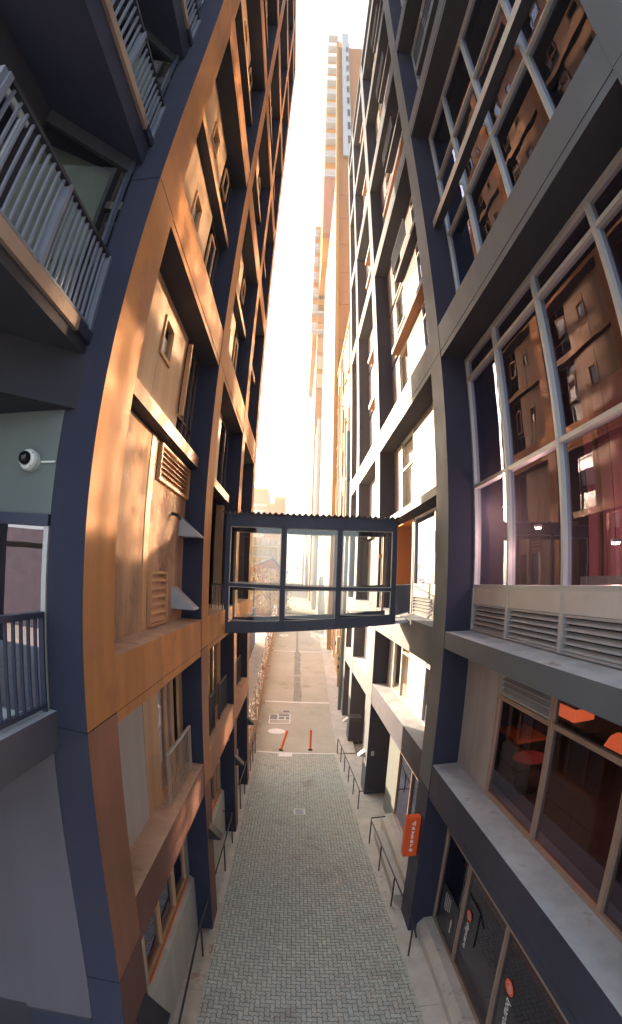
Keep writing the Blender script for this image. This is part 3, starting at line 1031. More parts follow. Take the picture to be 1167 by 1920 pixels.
# downstand running on the skew below the second floor
MB().prism([(-2.0, 3.6, 8.62), (-2.75, 2.85, 8.62), (-6, 2.85, 8.62), (-6, 3.6, 8.62)], (0, 0, 0.53), 'dark_soffit').build('downstand', LB, recalc=True)
FL = [(9.15, 9.39, 10.30), (11.85, 12.32, 13.1), (14.55, 15.1, 15.9), (17.3, 17.85, 18.6), (20.0, 20.5, 21.3), (22.7, 23.2, 24.0)]
for k, (za, zb_, zt) in enumerate(FL):
    near = 1.38 if k == 0 else 0.2
    q = MB()
    q.prism([(-2.04, near, za), (-2.04, 3.6, za), (-6, 3.6, za), (-6, near, za)], (0, 0, zb_ - 0.13 - za), 'dark_soffit' if k == 0 else 'navy_shaded_render')
    q.build('balcony_slab', LB, recalc=True)
    B(-2.0, -2.1, near - 0.02, 3.3, zb_ - 0.13, zb_, 'fascia_tan', 'balcony_edge', LB)
    B(-2.0, -2.1, 3.305, 3.6, zb_ - 0.125, zb_ - 0.005, 'navy_shaded_render', 'balcony_edge', LB)
    B(-2.1, -6, near, 3.6, zb_ - 0.13, zb_ - 0.02, 'ledge_top', 'balcony_floor', LB)
    if k < 3:
        railing(LB, (-2.05, near + 0.03), (-2.05, 3.57), zb_, zt, 0.098, 'balcony_steel', rm='dark_steel', bw=0.020, bd=0.026, post=0.08, posts=((0.5,) if k == 0 else (0.68,)), rail=0.05, low=0.05)
        railing(LB, (-2.05, near), (-3.4, near), zb_, zt, 0.1, 'balcony_steel', bw=0.020, bd=0.04, post=0.08, rail=0.05, low=0.05)
    # skewed glass end wall and the long back wall of the balcony
    nz = FL[k + 1][0] if k + 1 < len(FL) else zt + 2
    A_ = Vector((-2.13, 3.59, 0))
    C_ = Vector((-2.85, 2.62, 0))
    q = MB()
    dirv = (C_ - A_).normalized()
    for (t0, t1, m_) in ((0, 0.08, 'purple_glass'),):
        q.bar((A_ + dirv * 0.05).to_tuple()[:2] + ((zb_ + nz) / 2 - (nz - zb_) / 2,), (A_ + dirv * 0.05).to_tuple()[:2] + (nz,), 0.1, 0.05, 'navy_steel', up=(dirv.x, dirv.y, 0))
    q.bar((A_.x, A_.y, zb_ + 0.03), (C_.x, C_.y, zb_ + 0.03), 0.06, 0.08, 'aluminium')
    q.bar((A_.x, A_.y, nz - 0.1), (C_.x, C_.y, nz - 0.1), 0.06, 0.2, 'dark_soffit')
    wo = q.build('window', LB)
    q = MB()
    q.bar((A_.x, A_.y, (zb_ + nz) / 2 - 0.1), (C_.x, C_.y, (zb_ + nz) / 2 - 0.06), 0.012, nz - zb_ - 0.3, 'sheet_glass')
    q.build('pane', wo)
    q = MB()
    q.bar((A_.x - .32, A_.y + .04, (zb_ + nz) / 2), (C_.x - .32, C_.y + .3, (zb_ + nz) / 2), 0.03, nz - zb_ - 0.1, 'curtain_cream')
    q.build('lining', wo)
    B(-2.85, -3.1, near + 0.0, 2.62, zb_, nz, 'dark_soffit', 'wall', LB)
    q = MB()
    q.box(-2.84, -2.80, near + 0.3, 2.4, zb_ + 0.02, zb_ + 0.1, 'aluminium').box(-2.84, -2.80, near + 0.3, 2.4, nz - 0.6, nz - 0.52, 'aluminium')
    q.box(-2.84, -2.80, near + .9, near + .96, zb_ + 0.1, nz - 0.6, 'aluminium')
    wo = q.build('window', LB)
    MB().box(-2.835, -2.825, near + 0.3, 2.4, zb_ + 0.1, nz - 0.6, 'near_glass').build('pane', wo)
B(-6.0, -6.2, -1.0, 4.4, GZ, TOP, 'dark_soffit', 'back_wall', LB)

# dome camera on the green wall
dc = thing('security_camera', (-2.42, 3.5, 8.15), 'white dome security camera on the green wall beside the shaded pier face', 'camera')
mb = MB()
prof = [(0.0, 0.095), (0.04, 0.10), (0.075, 0.088), (0.095, 0.062)]
n = 20
mb.disc((-2.42, 3.62, 8.15), 0.095, 0.095, -0.03, 'white_plastic', ax='y')
for i in range(len(prof) - 1):
    (d0, r0), (d1, r1) = prof[i], prof[i + 1]
    for k in range(n):
        a0, a1 = 2 * pi * k / n, 2 * pi * (k + 1) / n
        mb.poly([(-2.42 + r0 * cos(a0), 3.59 - d0, 8.15 + r0 * sin(a0)), (-2.42 + r0 * cos(a1), 3.59 - d0, 8.15 + r0 * sin(a1)), (-2.42 + r1 * cos(a1), 3.59 - d1, 8.15 + r1 * sin(a1)), (-2.42 + r1 * cos(a0), 3.59 - d1, 8.15 + r1 * sin(a0))], 'white_plastic')
mb.build('housing', dc, smooth=True)
bm = bmesh.new()
bmesh.ops.create_uvsphere(bm, u_segments=18, v_segments=12, radius=0.062)
me = bpy.data.meshes.new('lens')
bm.to_mesh(me)
bm.free()
me.materials.append(M['black_gloss'])
me.polygons.foreach_set('use_smooth', [True] * len(me.polygons))
place('lens', me, dc, (-2.43, 3.495, 8.155))
for k in range(4):
    MB().disc((-2.42 + 0.080 * cos(k * pi / 2 + .7), 3.515, 8.15 + 0.080 * sin(k * pi / 2 + .7)), 0.008, 0.008, -0.006, 'dark_steel', 8, 'y').build('screw', dc)
MB().tube([(-2.3, 3.6, 8.14), (-2.14, 3.6, 8.14)], 0.010, 'white_plastic', 8).build('cable', dc)


# wedge-shaped wall lights: a sloping hood with triangular cheeks
def wedge(X, s, y, z, label, group, d=0.34, wd=0.34, h=0.32, m='louvre_grey', name='wall_light'):
    t = thing(name, (X, y, z), label, 'wall light', group)
    q = MB()
    T = 0.02
    out = s * d
    # hood plate slopes down away from the wall
    q.prism([(X, y - wd / 2, z), (X, y + wd / 2, z), (X + out, y + wd / 2, z - h), (X + out, y - wd / 2, z - h)], (0, 0, T), m)
    q.build('hood', t, recalc=True)
    for yy in (y - wd / 2, y + wd / 2 - 0.012):
        q = MB()
        q.prism([(X, yy, z), (X + out, yy, z - h), (X, yy, z - h)], (0, 0.012, 0), m)
        q.build('cheek', t, recalc=True)
    q = MB()
    q.box(X, X + s * 0.1, y - 0.08, y + 0.08, z - h + 0.02, z - 0.1, 'white_plastic')
    q.build('lamp', t)
    return t


wedge(LI, 1, 8.30, 6.99, 'grey wedge wall light beside the lower louvre on the stained left wall', 'wedge wall lights on the left building', 0.42, 0.42, 0.36)
wedge(LI, 1, 8.62, 8.26, 'grey wedge wall light below the upper louvre on the stained left wall', 'wedge wall lights on the left building', 0.42, 0.32, 0.34)
wedge(LF, 1, 9.25, 1.55, 'nearer dark wedge light low on the left pier above the handrail', 'wedge wall lights on the left building', 0.26, 0.30, 0.30, 'dark_steel')
wedge(LF, 1, 14.1, 1.45, 'dark wedge light on the left pier beside the small red notice', 'wedge wall lights on the left building', 0.26, 0.30, 0.30, 'dark_steel')
wedge(LF, 1, 18.1, 0.9 + .7, 'farthest dark wedge light at the end of the left building', 'wedge wall lights on the left building', 0.26, 0.30, 0.30, 'dark_steel')
wedge(LF, 1, 4.1, 1.75, 'scuffed dark wedge light at the foot of the nearest left pier', 'wedge wall lights on the left building', 0.30, 0.36, 0.34, 'dark_steel')

# ================================================================== RIGHT BUILDING
RF, RI = 2.85, 3.40
RB = thing('apartment_building', (7, 12, GZ), 'grey framed apartment building with tall glazed bays on the right of the lane', 'building')
RP = [(1.0, 1.9), (8.85, 9.70), (17.1, 18.1), (23.4, 24.3), (26.9, 27.7)]
RBM = [(2.6, 3.4), (11.9, 12.7), (20.1, 20.85), (26.1, 26.95), (32.5, 33.3), (38.7, 39.5)]
for (a, b) in RP:
    z0 = GZ if a > 5 else GZ
    cuts = [z0] + [bm_[0] + 0.15 for bm_ in RBM] + [TOP]
    for c, d in zip(cuts, cuts[1:]):
        B(RF, RI + 0.35, a, b, c + 0.005, d - 0.005, 'grey_frame_shaded' if c < 0 and a < 12 else 'grey_frame', 'pier', RB, my0='navy_shaded_render', my1='navy_shaded_render', mz0='dark_soffit', mz1='dark_soffit')  # low near piers and all end faces carry shade in their colour
    B(RF + 0.02, RI + 0.33, a + 0.01, b - 0.01, z0, TOP, 'dark_soffit', 'pier_core', RB)
for i in range(4):
    y0, y1 = RP[i][1], RP[i + 1][0]
    for (c, d) in RBM:
        tm = 'grey_frame_shaded' if c < 3 and i < 2 else 'grey_frame'  # low beams of the near bays take the shaded frame tone
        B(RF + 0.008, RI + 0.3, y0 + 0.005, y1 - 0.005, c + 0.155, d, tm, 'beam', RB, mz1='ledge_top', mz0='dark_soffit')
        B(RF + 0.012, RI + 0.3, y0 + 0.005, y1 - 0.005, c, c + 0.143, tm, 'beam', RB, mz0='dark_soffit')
    lo = 5.95 if i == 0 else 5.45
    B(RF + 0.008, RI + 0.3, y0 + 0.005, y1 - 0.005, lo, 6.28, 'grey_frame', 'beam', RB, mz1='ledge_top', mz0='dark_soffit')
B(RI + 0.9, 14, 9.72, 27.6, GZ, TOP, 'dark_soffit', 'core_wall', RB)
B(RF + 0.02, 14, 27.702, 27.9, GZ, TOP, 'white_tower', 'end_wall', RB)
B(RF - 0.03, 14, 1.0, 27.9, TOP, TOP + 0.35, 'grey_frame', 'parapet', RB)
B(RI + 0.0, 14, -1.5, 1.0, GZ, TOP, 'grey_frame', 'flank_wall', RB)
# floors and rooms behind the near glazing
for z in (-1.5, 3.1, 6.1, 12.1, 20.3, 26.3):
    B(RI + 0.32, 9.5, 1.0, 9.7, z, z + 0.25, 'room_floor', 'floor_slab', RB)
B(9.5, 9.7, 1.0, 9.7, GZ, 6.1, 'room_dark', 'room_wall', RB)
B(6.8, 7.0, 1.0, 9.7, 6.35, 12.1, 'room_pink', 'room_wall', RB)
B(8.2, 8.4, 1.0, 9.7, 12.35, TOP, 'room_dark', 'room_wall', RB)
B(RI + 0.32, 9.5, 9.45, 9.7, GZ, TOP, 'room_dark', 'room_wall', RB)
B(RI + 0.36, 9.5, 1.0, 1.15, GZ, TOP, 'room_dark', 'room_wall', RB)

YS = (3.55, 5.37, 7.17)
# ground shopfront of the near bay
q = MB()
q.prism([(3.05, 1.9, GZ), (3.05, 1.9, -1.22), (3.2, 1.9, -1.02), (3.5, 1.9, -1.02), (3.5, 1.9, GZ)], (0, 6.95, 0), 'kerb_concrete')
q.build('plinth_wall', RB, recalc=True)
SH = window(RB, RI, -1, 1.9, 8.84, -1.02, 1.72, ys=(3.62, 5.45, 7.30), gm='low_glass', fm='bronze_frame', fw=0.055)
B(RI + 0.02, RI + 0.12, 1.9, 8.84, 1.725, 2.6, 'dark_soffit', 'bulkhead', RB)
B(3.95, 4.0, 1.9, 8.8, 0.55, 1.7, 'sofa_red', 'inner_band', RB)  # dark red band behind the upper part of the panes
# first floor of the near bay
for a, b in ((7.27, 8.0), (8.0, 8.84)):
    B(RI, RI + 0.08, a + 0.006, b - 0.006, 3.4, 5.95, 'grey_panel', 'panel', RB)
window(RB, RI, -1, 1.9, 7.26, 3.40, 5.95, ys=(3.62, 5.37), zs=(5.30,), gm='low_glass', fm='bronze_frame', fw=0.075, skip=((2, 1),))
louvre(RB, RI + 0.01, -1, 5.42, 7.20, 5.35, 5.90, 5, 'louvre_grey')
# second and third floor: tall glazing with louvres at its foot
for a, b in zip((1.9,) + YS, YS + (8.84,)):
    louvre(RB, RI + 0.0, -1, a + 0.035, b - 0.035, 6.30, 6.82, 5, 'louvre_grey', fw=0.035)
    B(RI + 0.0, RI + 0.06, a + 0.035, b - 0.035, 6.825, 7.12, 'pale_trim', 'apron_panel', RB)
for y in (1.93,) + YS + (8.81,):
    B(RI - 0.012, RI + 0.1, y - 0.033, y + 0.033, 6.30, 7.12, 'aluminium', 'mullion_foot', RB)
window(RB, RI, -1, 1.9, 8.84, 7.12, 11.9, ys=YS, zs=(9.10, 11.40), gm='near_glass', fm='aluminium', fw=0.07, fd=0.12)
# fourth to sixth floor, with a projecting sunshade
window(RB, RI, -1, 1.9, 8.84, 12.7, 20.1, ys=YS, zs=(15.62, 17.94), gm='near_glass', fm='aluminium', fw=0.06, fd=0.12)
B(3.08, 3.26, 1.9, 8.84, 15.86, 16.12, 'grey_frame', 'sunshade', RB, mx0='pale_trim', mz0='dark_soffit')
for y in YS:
    B(3.26, RI, y - 0.02, y + 0.02, 15.95, 16.05, 'aluminium', 'bracket', RB)
window(RB, RI, -1, 1.9, 8.84, 20.85, 26.1, ys=YS, zs=(22.2, 24.0), gm='near_glass', fm='aluminium', fw=0.065, fd=0.12)
for z in (22.2, 28.4):
    B(2.93, 3.38, 1.95, 7.55, z - 0.35, z, 'navy_shaded_render', 'balcony_slab', RB, mx0='grey_frame', mz0='dark_soffit')
    railing(RB, (2.97, 2.0), (2.97, 7.5), z, z + 0.95, 0.1, 'dark_steel', post=0.05, posts=(0.5,))
window(RB, RI, -1, 1.9, 8.84, 26.95, 32.5, ys=YS, zs=(28.5, 30.4), gm='near_glass', fm='aluminium', fw=0.065, fd=0.12)
window(RB, RI, -1, 1.9, 8.84, 33.3, 38.7, ys=YS, zs=(34.8, 36.7), gm='near_glass', fm='aluminium', fw=0.065, fd=0.12)

# bay between the first and second pier (9.70 to 17.1)
def r_shell(y0, y1, z0, z1, m='pale_panel', ys=(), zs=()):
    m = 'spandrel_glass' if m == 'pale_panel' and z0 > 5 else m
    panels(RB, RI, -1, y0, y1, z0, z1, ys, m, 0.08, 0.012, zs)


# ground
q = MB()
q.prism([(3.05, 9.7, GZ), (3.05, 9.7, -0.95), (3.2, 9.7, -0.8), (3.5, 9.7, -0.8), (3.5, 9.7, GZ)], (0, 4.5, 0), 'grey_panel')
q.build('plinth_wall', RB, recalc=True)
B(2.72, 3.04, 10.0, 13.6, GZ + .013, GZ + 0.30, 'grey_panel', 'ramp_wall', RB)
window(RB, RI, -1, 9.7, 14.1, -0.8, 1.75, ys=(12.3,), gm='near_glass', fm='bronze_frame', back=0.8, fw=0.055)
B(RI, RI + 0.1, 9.7, 14.1, 1.755, 2.6, 'dark_soffit', 'bulkhead', RB)
B(RI, RI + 0.2, 14.1, 15.75, GZ, 2.6, 'grey_green_wall', 'wall_panel', RB)
B(RI + 0.7, RI + 0.8, 15.75, 17.1, GZ, 2.6, 'mauve_wall', 'wall_panel', RB)
dr = MB().box(RI + 0.64, RI + 0.69, 15.85, 16.75, GZ, 0.75, 'dark_steel').build('door', RB)
MB().tube([(RI + 0.6, 15.95, -.45), (RI + 0.6, 15.95, -.3)], 0.015, 'aluminium', 8).build('handle', dr)
B(RI, RI + 0.7, 15.74, 15.76, GZ, 2.6, 'mauve_wall', 'reveal', RB)
# first floor 3.4 to 5.45
window(RB, RI, -1, 9.7, 12.04, 3.4, 5.45, ys=(11.0,), zs=(5.0,), gm='near_glass', fm='pale_trim', back=0.8, skip=((0, 1), (1, 1)))
louvre(RB, RI + .01, -1, 9.76, 11.98, 5.03, 5.40, 3, 'louvre_grey')
r_shell(12.05, 13.88, 3.4, 5.45, 'pale_panel', (12.97,))
window(RB, RI, -1, 13.89, 14.95, 3.4, 5.45, zs=(4.95,), gm='bright_glass', fm='pale_trim', back=0.7, backm='curtain')
window(RB, RI, -1, 14.96, 16.2, 3.4, 5.45, gm='bright_glass', fm='pale_trim', back=0.4, backm='curtain')
r_shell(16.21, 17.09, 3.4, 5.45, 'pale_panel')
# second floor 6.28 to 9.1: window, then the opening on to the footbridge
louvre(RB, RI, -1, 9.72, 11.63, 6.28, 6.83, 5, 'louvre_grey')
louvre(RB, RI, -1, 11.67, 13.92, 6.28, 6.83, 5, 'louvre_grey')
for a, b in ((9.72, 11.63), (11.67, 13.92)):
    B(RI, RI + 0.06, a, b, 6.835, 7.10, 'pale_panel', 'apron_panel', RB)
window(RB, RI, -1, 9.7, 13.95, 7.11, 9.12, ys=(11.65,), gm='near_glass', fm='pale_trim', back=1.2, backm='curtain_cream')
B(RI - 0.02, RI + 0.15, 13.96, 14.15, 6.28, 9.12, 'navy_steel', 'door_post', RB)
B(RI + 0.8, RI + 0.86, 14.15, 16.4, 6.28, 9.12, 'orange_wall', 'wall_panel', RB)
B(RI, RI + 0.8, 16.4, 17.1, 6.28, 9.12, 'peach_panel', 'wall_panel', RB)
B(RI, RI + 0.8, 14.15, 16.4, 9.1, 9.14, 'orange_wall', 'soffit', RB)
B(2.98, RI + 0.2, 9.7, 15.7, 9.15, 9.36, 'grey_frame', 'storey_ledge', RB, mz0='dark_soffit')
# third floor 9.36 to 11.9
window(RB, RI, -1, 9.7, 11.66, 9.36, 11.9, zs=(11.45,), gm='bright_glass', fm='pale_trim', back=0.8, backm='curtain_cream')
r_shell(11.67, 13.94, 9.36, 11.9, 'pale_panel', (12.83,))
window(RB, RI, -1, 13.95, 15.75, 9.36, 11.9, zs=(10.9,), gm='bright_glass', fm='pale_trim', back=0.8, backm='curtain')
r_shell(15.76, 17.09, 9.36, 11.9, 'pale_panel')
# upper storeys of this bay
for k in range(1, len(RBM) - 1):
    a, b = RBM[k][1], RBM[k + 1][0]
    m1 = a + (b - a) * 0.36
    m2 = a + (b - a) * 0.70
    B(3.12, RI + 0.2, 9.7, 15.6, m1 - 0.1, m1 + 0.1, 'grey_frame', 'storey_ledge', RB, mz0='peach_panel')  # underside coloured peach to paint in the warm bounced glow
    B(3.12, RI + 0.2, 9.7, 14.2, m2 - 0.1, m2 + 0.1, 'grey_frame', 'storey_ledge', RB, mz0='dark_soffit')
    for (c, d) in ((a, m1 - 0.1), (m1 + 0.1, m2 - 0.1), (m2 + 0.1, b)):
        window(RB, RI, -1, 9.7, 12.0, c, d, ys=(), zs=(d - 0.5,), gm='near_glass', fm='pale_trim', back=0.8)
        r_shell(12.01, 14.1, c, d, 'pale_panel', (13.1,))
        window(RB, RI, -1, 14.11, 15.7, c, d, zs=(c + 0.9,), gm='bright_glass', fm='pale_trim', back=0.8, backm='curtain')
        r_shell(15.71, 17.09, c, d, 'pale_panel')
    railing(RB, (3.02, 11.6), (3.02, 14.0), m2 + 0.1, m2 + 0.95, 0.1, 'dark_steel')
# farther bays
for (y0, y1) in ((18.1, 23.4), (24.3, 26.9)):
    w_ = y1 - y0
    lv = [(GZ, 2.6), (3.4, 5.45), (6.28, 9.1), (9.3, 11.9)]
    for k in range(1, len(RBM) - 1):
        a, b = RBM[k][1], RBM[k + 1][0]
        m1 = a + (b - a) * 0.36
        m2 = a + (b - a) * 0.70
        lv += [(a, m1 - .1), (m1 + .1, m2 - .1), (m2 + .1, b)]
        B(3.12, RI + 0.2, y0 + 0.2, y1 - w_ * 0.3, m1 - 0.1, m1 + 0.1, 'pale_trim', 'storey_ledge', RB, mz0='peach_panel')  # ledge undersides here carry the bounced glow in their colour too
        B(3.12, RI + 0.2, y0 + 0.2, y1 - w_ * 0.3, m2 - 0.1, m2 + 0.1, 'pale_trim', 'storey_ledge', RB, mz0='peach_panel')
    B(3.12, RI + 0.2, y0 + 0.2, y1 - w_ * 0.3, 9.1, 9.3, 'pale_trim', 'storey_ledge', RB, mz0='peach_panel')
    for (c, d) in lv:
        if c == GZ:
            B(RI, RI + 0.2, y0, y1 - 1.4 if w_ > 4 else y1, c, d, 'grey_green_wall', 'wall_panel', RB)
            if w_ > 4:
                B(RI + 0.6, RI + 0.7, y1 - 1.4, y1, c, d, 'dark_soffit', 'door', RB)
            continue
        r_shell(y0, y0 + w_ * 0.28, c, d, 'pale_panel')
        window(RB, RI, -1, y0 + w_ * 0.28, y0 + w_ * 0.62, c, d, zs=(c + 0.8,), gm='bright_glass', fm='pale_trim', back=0.7, backm='curtain_cream')
        r_shell(y0 + w_ * 0.62, y1, c, d, 'pale_panel')

# rooms: things seen through the near glazing
tb = thing('table', (4.6, 8.3, 3.35), 'bright orange rectangular table lit inside the first floor window', 'table')
B(4.25, 4.95, 7.85, 8.9, 4.06, 4.11, 'orange_lacquer', 'tabletop', tb)
for x, y in ((4.3, 7.9), (4.9, 7.9), (4.3, 8.85), (4.9, 8.85)):
    B(x - .03, x + .03, y - .03, y + .03, 3.36, 4.06, 'dark_steel', 'leg', tb)
MB().box(4.6, 4.8, 8.6, 8.8, 4.11, 4.14, 'wood_dark').build('tray', tb)
rt = thing('table', (4.2, 7.15, 3.35), 'round dark red cafe table just behind the first floor window', 'table')
MB().disc((4.2, 7.15, 4.02), 0.34, 0.34, 0.03, 'red_lacquer').build('tabletop', rt)
MB().tube([(4.2, 7.15, 3.36), (4.2, 7.15, 4.02)], 0.03, 'dark_steel', 10).build('stem', rt)
MB().disc((4.2, 7.15, 3.352), 0.2, 0.2, 0.02, 'dark_steel').build('foot', rt)
sf = thing('bench', (5.6, 3.2, 3.35), 'long low dark red bench inside the first floor window', 'bench')
B(5.0, 5.6, 2.2, 4.6, 3.65, 3.85, 'sofa_red', 'seat', sf)
B(5.62, 5.8, 2.2, 4.6, 3.65, 4.35, 'sofa_red', 'backrest', sf)
for y in (2.3, 4.5):
    B(5.05, 5.12, y - .04, y + .04, 3.36, 3.65, 'dark_steel', 'leg', sf)
    B(5.5, 5.58, y - .04, y + .04, 3.36, 3.65, 'dark_steel', 'leg', sf)
ct = thing('counter', (4.6, 3.0, 3.35), 'low grey counter behind the first floor glass', 'counter')
B(4.2, 4.7, 2.3, 4.4, 3.36, 3.9, 'wood_dark', 'body', ct)
B(4.15, 4.75, 2.25, 4.45, 3.9, 3.94, 'louvre_grey', 'top', ct)


def lamp_light(par, pos, e, col):
    li = bpy.data.lights.new('lamp_light', 'POINT')
    li.energy = e
    li.color = col
    li.shadow_soft_size = 0.08
    lo = bpy.data.objects.new('lamp_light', li)
    COL.objects.link(lo)
    lo.parent = par
    lo.location = Vector(pos) - root_loc(par)


def pendant(x, y, z, label):
    t = thing('pendant_lamp', (x, y, z), label, 'lamp', 'pendant lamps in the first floor room')
    mb = MB()
    mb.tube([(x, y, z), (x, y, z + .08), (x, y, z + .26), (x, y, z + .32)], [0.22, 0.21, 0.12, 0.03], 'lamp_glow', 20)
    mb.build('lamp_shade', t, smooth=True)
    MB().tube([(x, y, z + .32), (x, y, 6.1)], 0.006, 'black_rubber', 6).build('cord', t)
    lamp_light(t, (x, y, z - .05), 1.3, (1.0, 0.35, 0.2))


pendant(4.5, 5.15, 4.74, 'glowing pink domed pendant lamp at the right edge of the first floor window')
bl = thing('pendant_lamp', (4.5, 6.35, 5.0), 'glowing orange box shaped pendant lamp behind the first floor transom', 'lamp', 'pendant lamps in the first floor room')
MB().box(4.3, 4.7, 6.06, 6.64, 5.0, 5.22, 'lamp_glow').build('lamp_shade', bl)
MB().box(4.28, 4.72, 6.04, 6.66, 5.222, 5.24, 'bronze_frame').build('rim', bl)
lamp_light(bl, (4.5, 6.9, 4.95), 3.0, (1.0, 0.38, 0.18))
MB().tube([(4.5, 6.35, 5.24), (4.5, 6.35, 6.1)], 0.006, 'black_rubber', 6).build('cord', bl)
for (x, y, z, lab) in ((4.1, 8.75, 8.74, 'small glowing round lamp nearest the pier in the second floor room'), (4.3, 7.69, 8.21, 'small glowing round lamp in the middle of the second floor room'), (4.3, 5.28, 7.75, 'small glowing round lamp at the right in the second floor room')):
    t = thing('pendant_lamp', (x, y, z), lab, 'lamp', 'small lamps of the second floor room')
    MB().disc((x, y, z), 0.06, 0.06, -0.02, 'ceiling_lamp_glow', 16).build('diffuser', t)
    MB().disc((x, y, z + 0.045), 0.08, 0.08, -0.045, 'white_plastic', 16).build('housing', t)
    MB().tube([(x, y, z + .045), (x, y, 11.7)], 0.006, 'black_rubber', 6).build('cord', t)
    li = bpy.data.lights.new('lamp_light', 'POINT')
    li.energy = 38
    li.color = (1.0, 0.50, 0.42)
    li.shadow_soft_size = 0.06
    lo = bpy.data.objects.new('lamp_light', li)
    COL.objects.link(lo)
    lo.parent = t
    lo.location = (0, 0, -0.06)
B(RI + 0.5, 6.8, 1.2, 9.4, 11.7, 11.85, 'room_dark', 'ceiling', RB)
for y in (2.8, 4.9, 7.0, 8.6):
    B(6.5, 6.6, y - 0.05, y + 0.05, 6.35, 11.7, 'wood_dark', 'partition_post', RB)
B(6.48, 6.6, 1.2, 9.4, 6.35, 7.3, 'grey_green_wall', 'partition', RB)


# ------------------------------------------------ lettering
def text_mesh(s, size, name='lettering', m='white_letters', ext=0.002, shear=0.0, offset=0.0):
    cu = bpy.data.curves.new(name, 'FONT')
    cu.body = s
    cu.size = size
    cu.extrude = ext
    cu.shear = shear
    cu.offset = offset
    cu.align_x = 'CENTER'
    cu.align_y = 'CENTER'
    cu.resolution_u = 3
    ob = bpy.data.objects.new(name, cu)
    COL.objects.link(ob)
    bpy.context.view_layer.update()
    dg = bpy.context.evaluated_depsgraph_get()
    me = bpy.data.meshes.new_from_object(ob.evaluated_get(dg))
    bpy.data.objects.remove(ob)
    me.materials.clear()
    me.materials.append(M[m])
    return me


def put_text(s, size, parent, pos, xd, yd, m='white_letters', **kw):
    me = text_mesh(s, size, m=m, **kw)
    o = bpy.data.objects.new('lettering', me)
    COL.objects.link(o)
    o.parent = parent
    xd = Vector(xd).normalized()
    yd = Vector(yd).normalized()
    zd = xd.cross(yd)
    R = Matrix((xd, yd, zd)).transposed().to_4x4()
    R.translation = Vector(pos) - root_loc(parent)
    o.matrix_local = R
    return o


# blade sign on the first right pier
sg = thing('daycare_sign', (2.84, 9.15, 1.4), 'orange box sign lettered daycare on the first right-hand pier', 'sign')
B(2.52, 2.83, 9.05, 9.25, 0.85, 1.95, 'orange_sign', 'sign_box', sg)
B(2.80, 2.86, 9.12, 9.18, 1.0, 1.06, 'dark_steel', 'bracket', sg)
B(2.80, 2.86, 9.12, 9.18, 1.74, 1.8, 'dark_steel', 'bracket', sg)
for i, ch in enumerate('daycare'):
    put_text(ch, 0.17, sg, (2.685, 9.047, 1.80 - i * 0.125), (1, 0, 0), (0, 0, 1), offset=0.004)

# decals on the shopfront panes: roundels, words, a dark poster
GXX = RI + 0.035
def roundel(y, z, r, par):
    mb = MB()
    mb.disc((GXX, y, z), r, r, -0.003, 'orange_sign', 28, 'x')
    o = mb.build('roundel', par)
    q = MB()
    for (rr, a0, a1) in ((r * .62, 0.2, 5.0), (r * .36, 1.0, 6.2), (r * .14, 0, 6.2)):
        n = 18
        for k in range(n):
            t0 = a0 + (a1 - a0) * k / n
            t1 = a0 + (a1 - a0) * (k + 1) / n
            q.poly([(GXX - 0.005, y + (rr - .006) * cos(t0), z + (rr - .006) * sin(t0)), (GXX - 0.005, y + (rr + .006) * cos(t0), z + (rr + .006) * sin(t0)), (GXX - 0.005, y + (rr + .006) * cos(t1), z + (rr + .006) * sin(t1)), (GXX - 0.005, y + (rr - .006) * cos(t1), z + (rr - .006) * sin(t1))], 'white_letters')
    q.build('emblem', par)


roundel(6.96, 0.62, 0.13, SH)
put_text('daycare', 0.22, SH, (GXX - 0.004, 6.92, 0.12), (0, 0, -1), (0, -1, 0), shear=0.2)
roundel(5.08, 0.70, 0.14, SH)
put_text('boarding', 0.22, SH, (GXX - 0.004, 5.02, 0.12), (0, 0, -1), (0, -1, 0), shear=0.2)
# poster with a pale-faced dog in the first pane
ps = thing('poster', (GXX, 8.1, -0.2), 'dark window poster with a dog picture and faint lines of text beside the first pier', 'poster')
B(GXX - 0.002, GXX + 0.002, 7.45, 8.55, -0.9, 0.35, 'poster_dark', 'sheet', ps)
q = MB()
rngp = random.Random(4)
for i in range(4):
    zz = 0.22
    while zz > -0.25 + 0.04 * i:
        hh = rngp.uniform(0.02, 0.05)
        q.box(GXX - 0.005, GXX - 0.003, 8.25 - i * 0.1, 8.29 - i * 0.1, zz - hh, zz, 'paper')
        zz -= hh + 0.018
o = q.build('print', ps)
o['kind'] = 'stuff'
mb = MB()
yc, zc = 7.75, -0.35
sh_ = [(0, .30), (.09, .22), (.12, .05), (.08, -.1), (.13, -.3), (.02, -.42), (-.1, -.32), (-.07, -.1), (-.12, .05), (-.09, .22)]
mb.prism([(GXX - 0.003, yc + a, zc + b) for a, b in sh_], (-0.003, 0, 0), 'wood_dark')
mb.prism([(GXX - 0.007, yc + a * 0.35, zc + b * 0.6) for a, b in sh_], (-0.002, 0, 0), 'paper')
mb.build('dog_picture', ps, recalc=True)

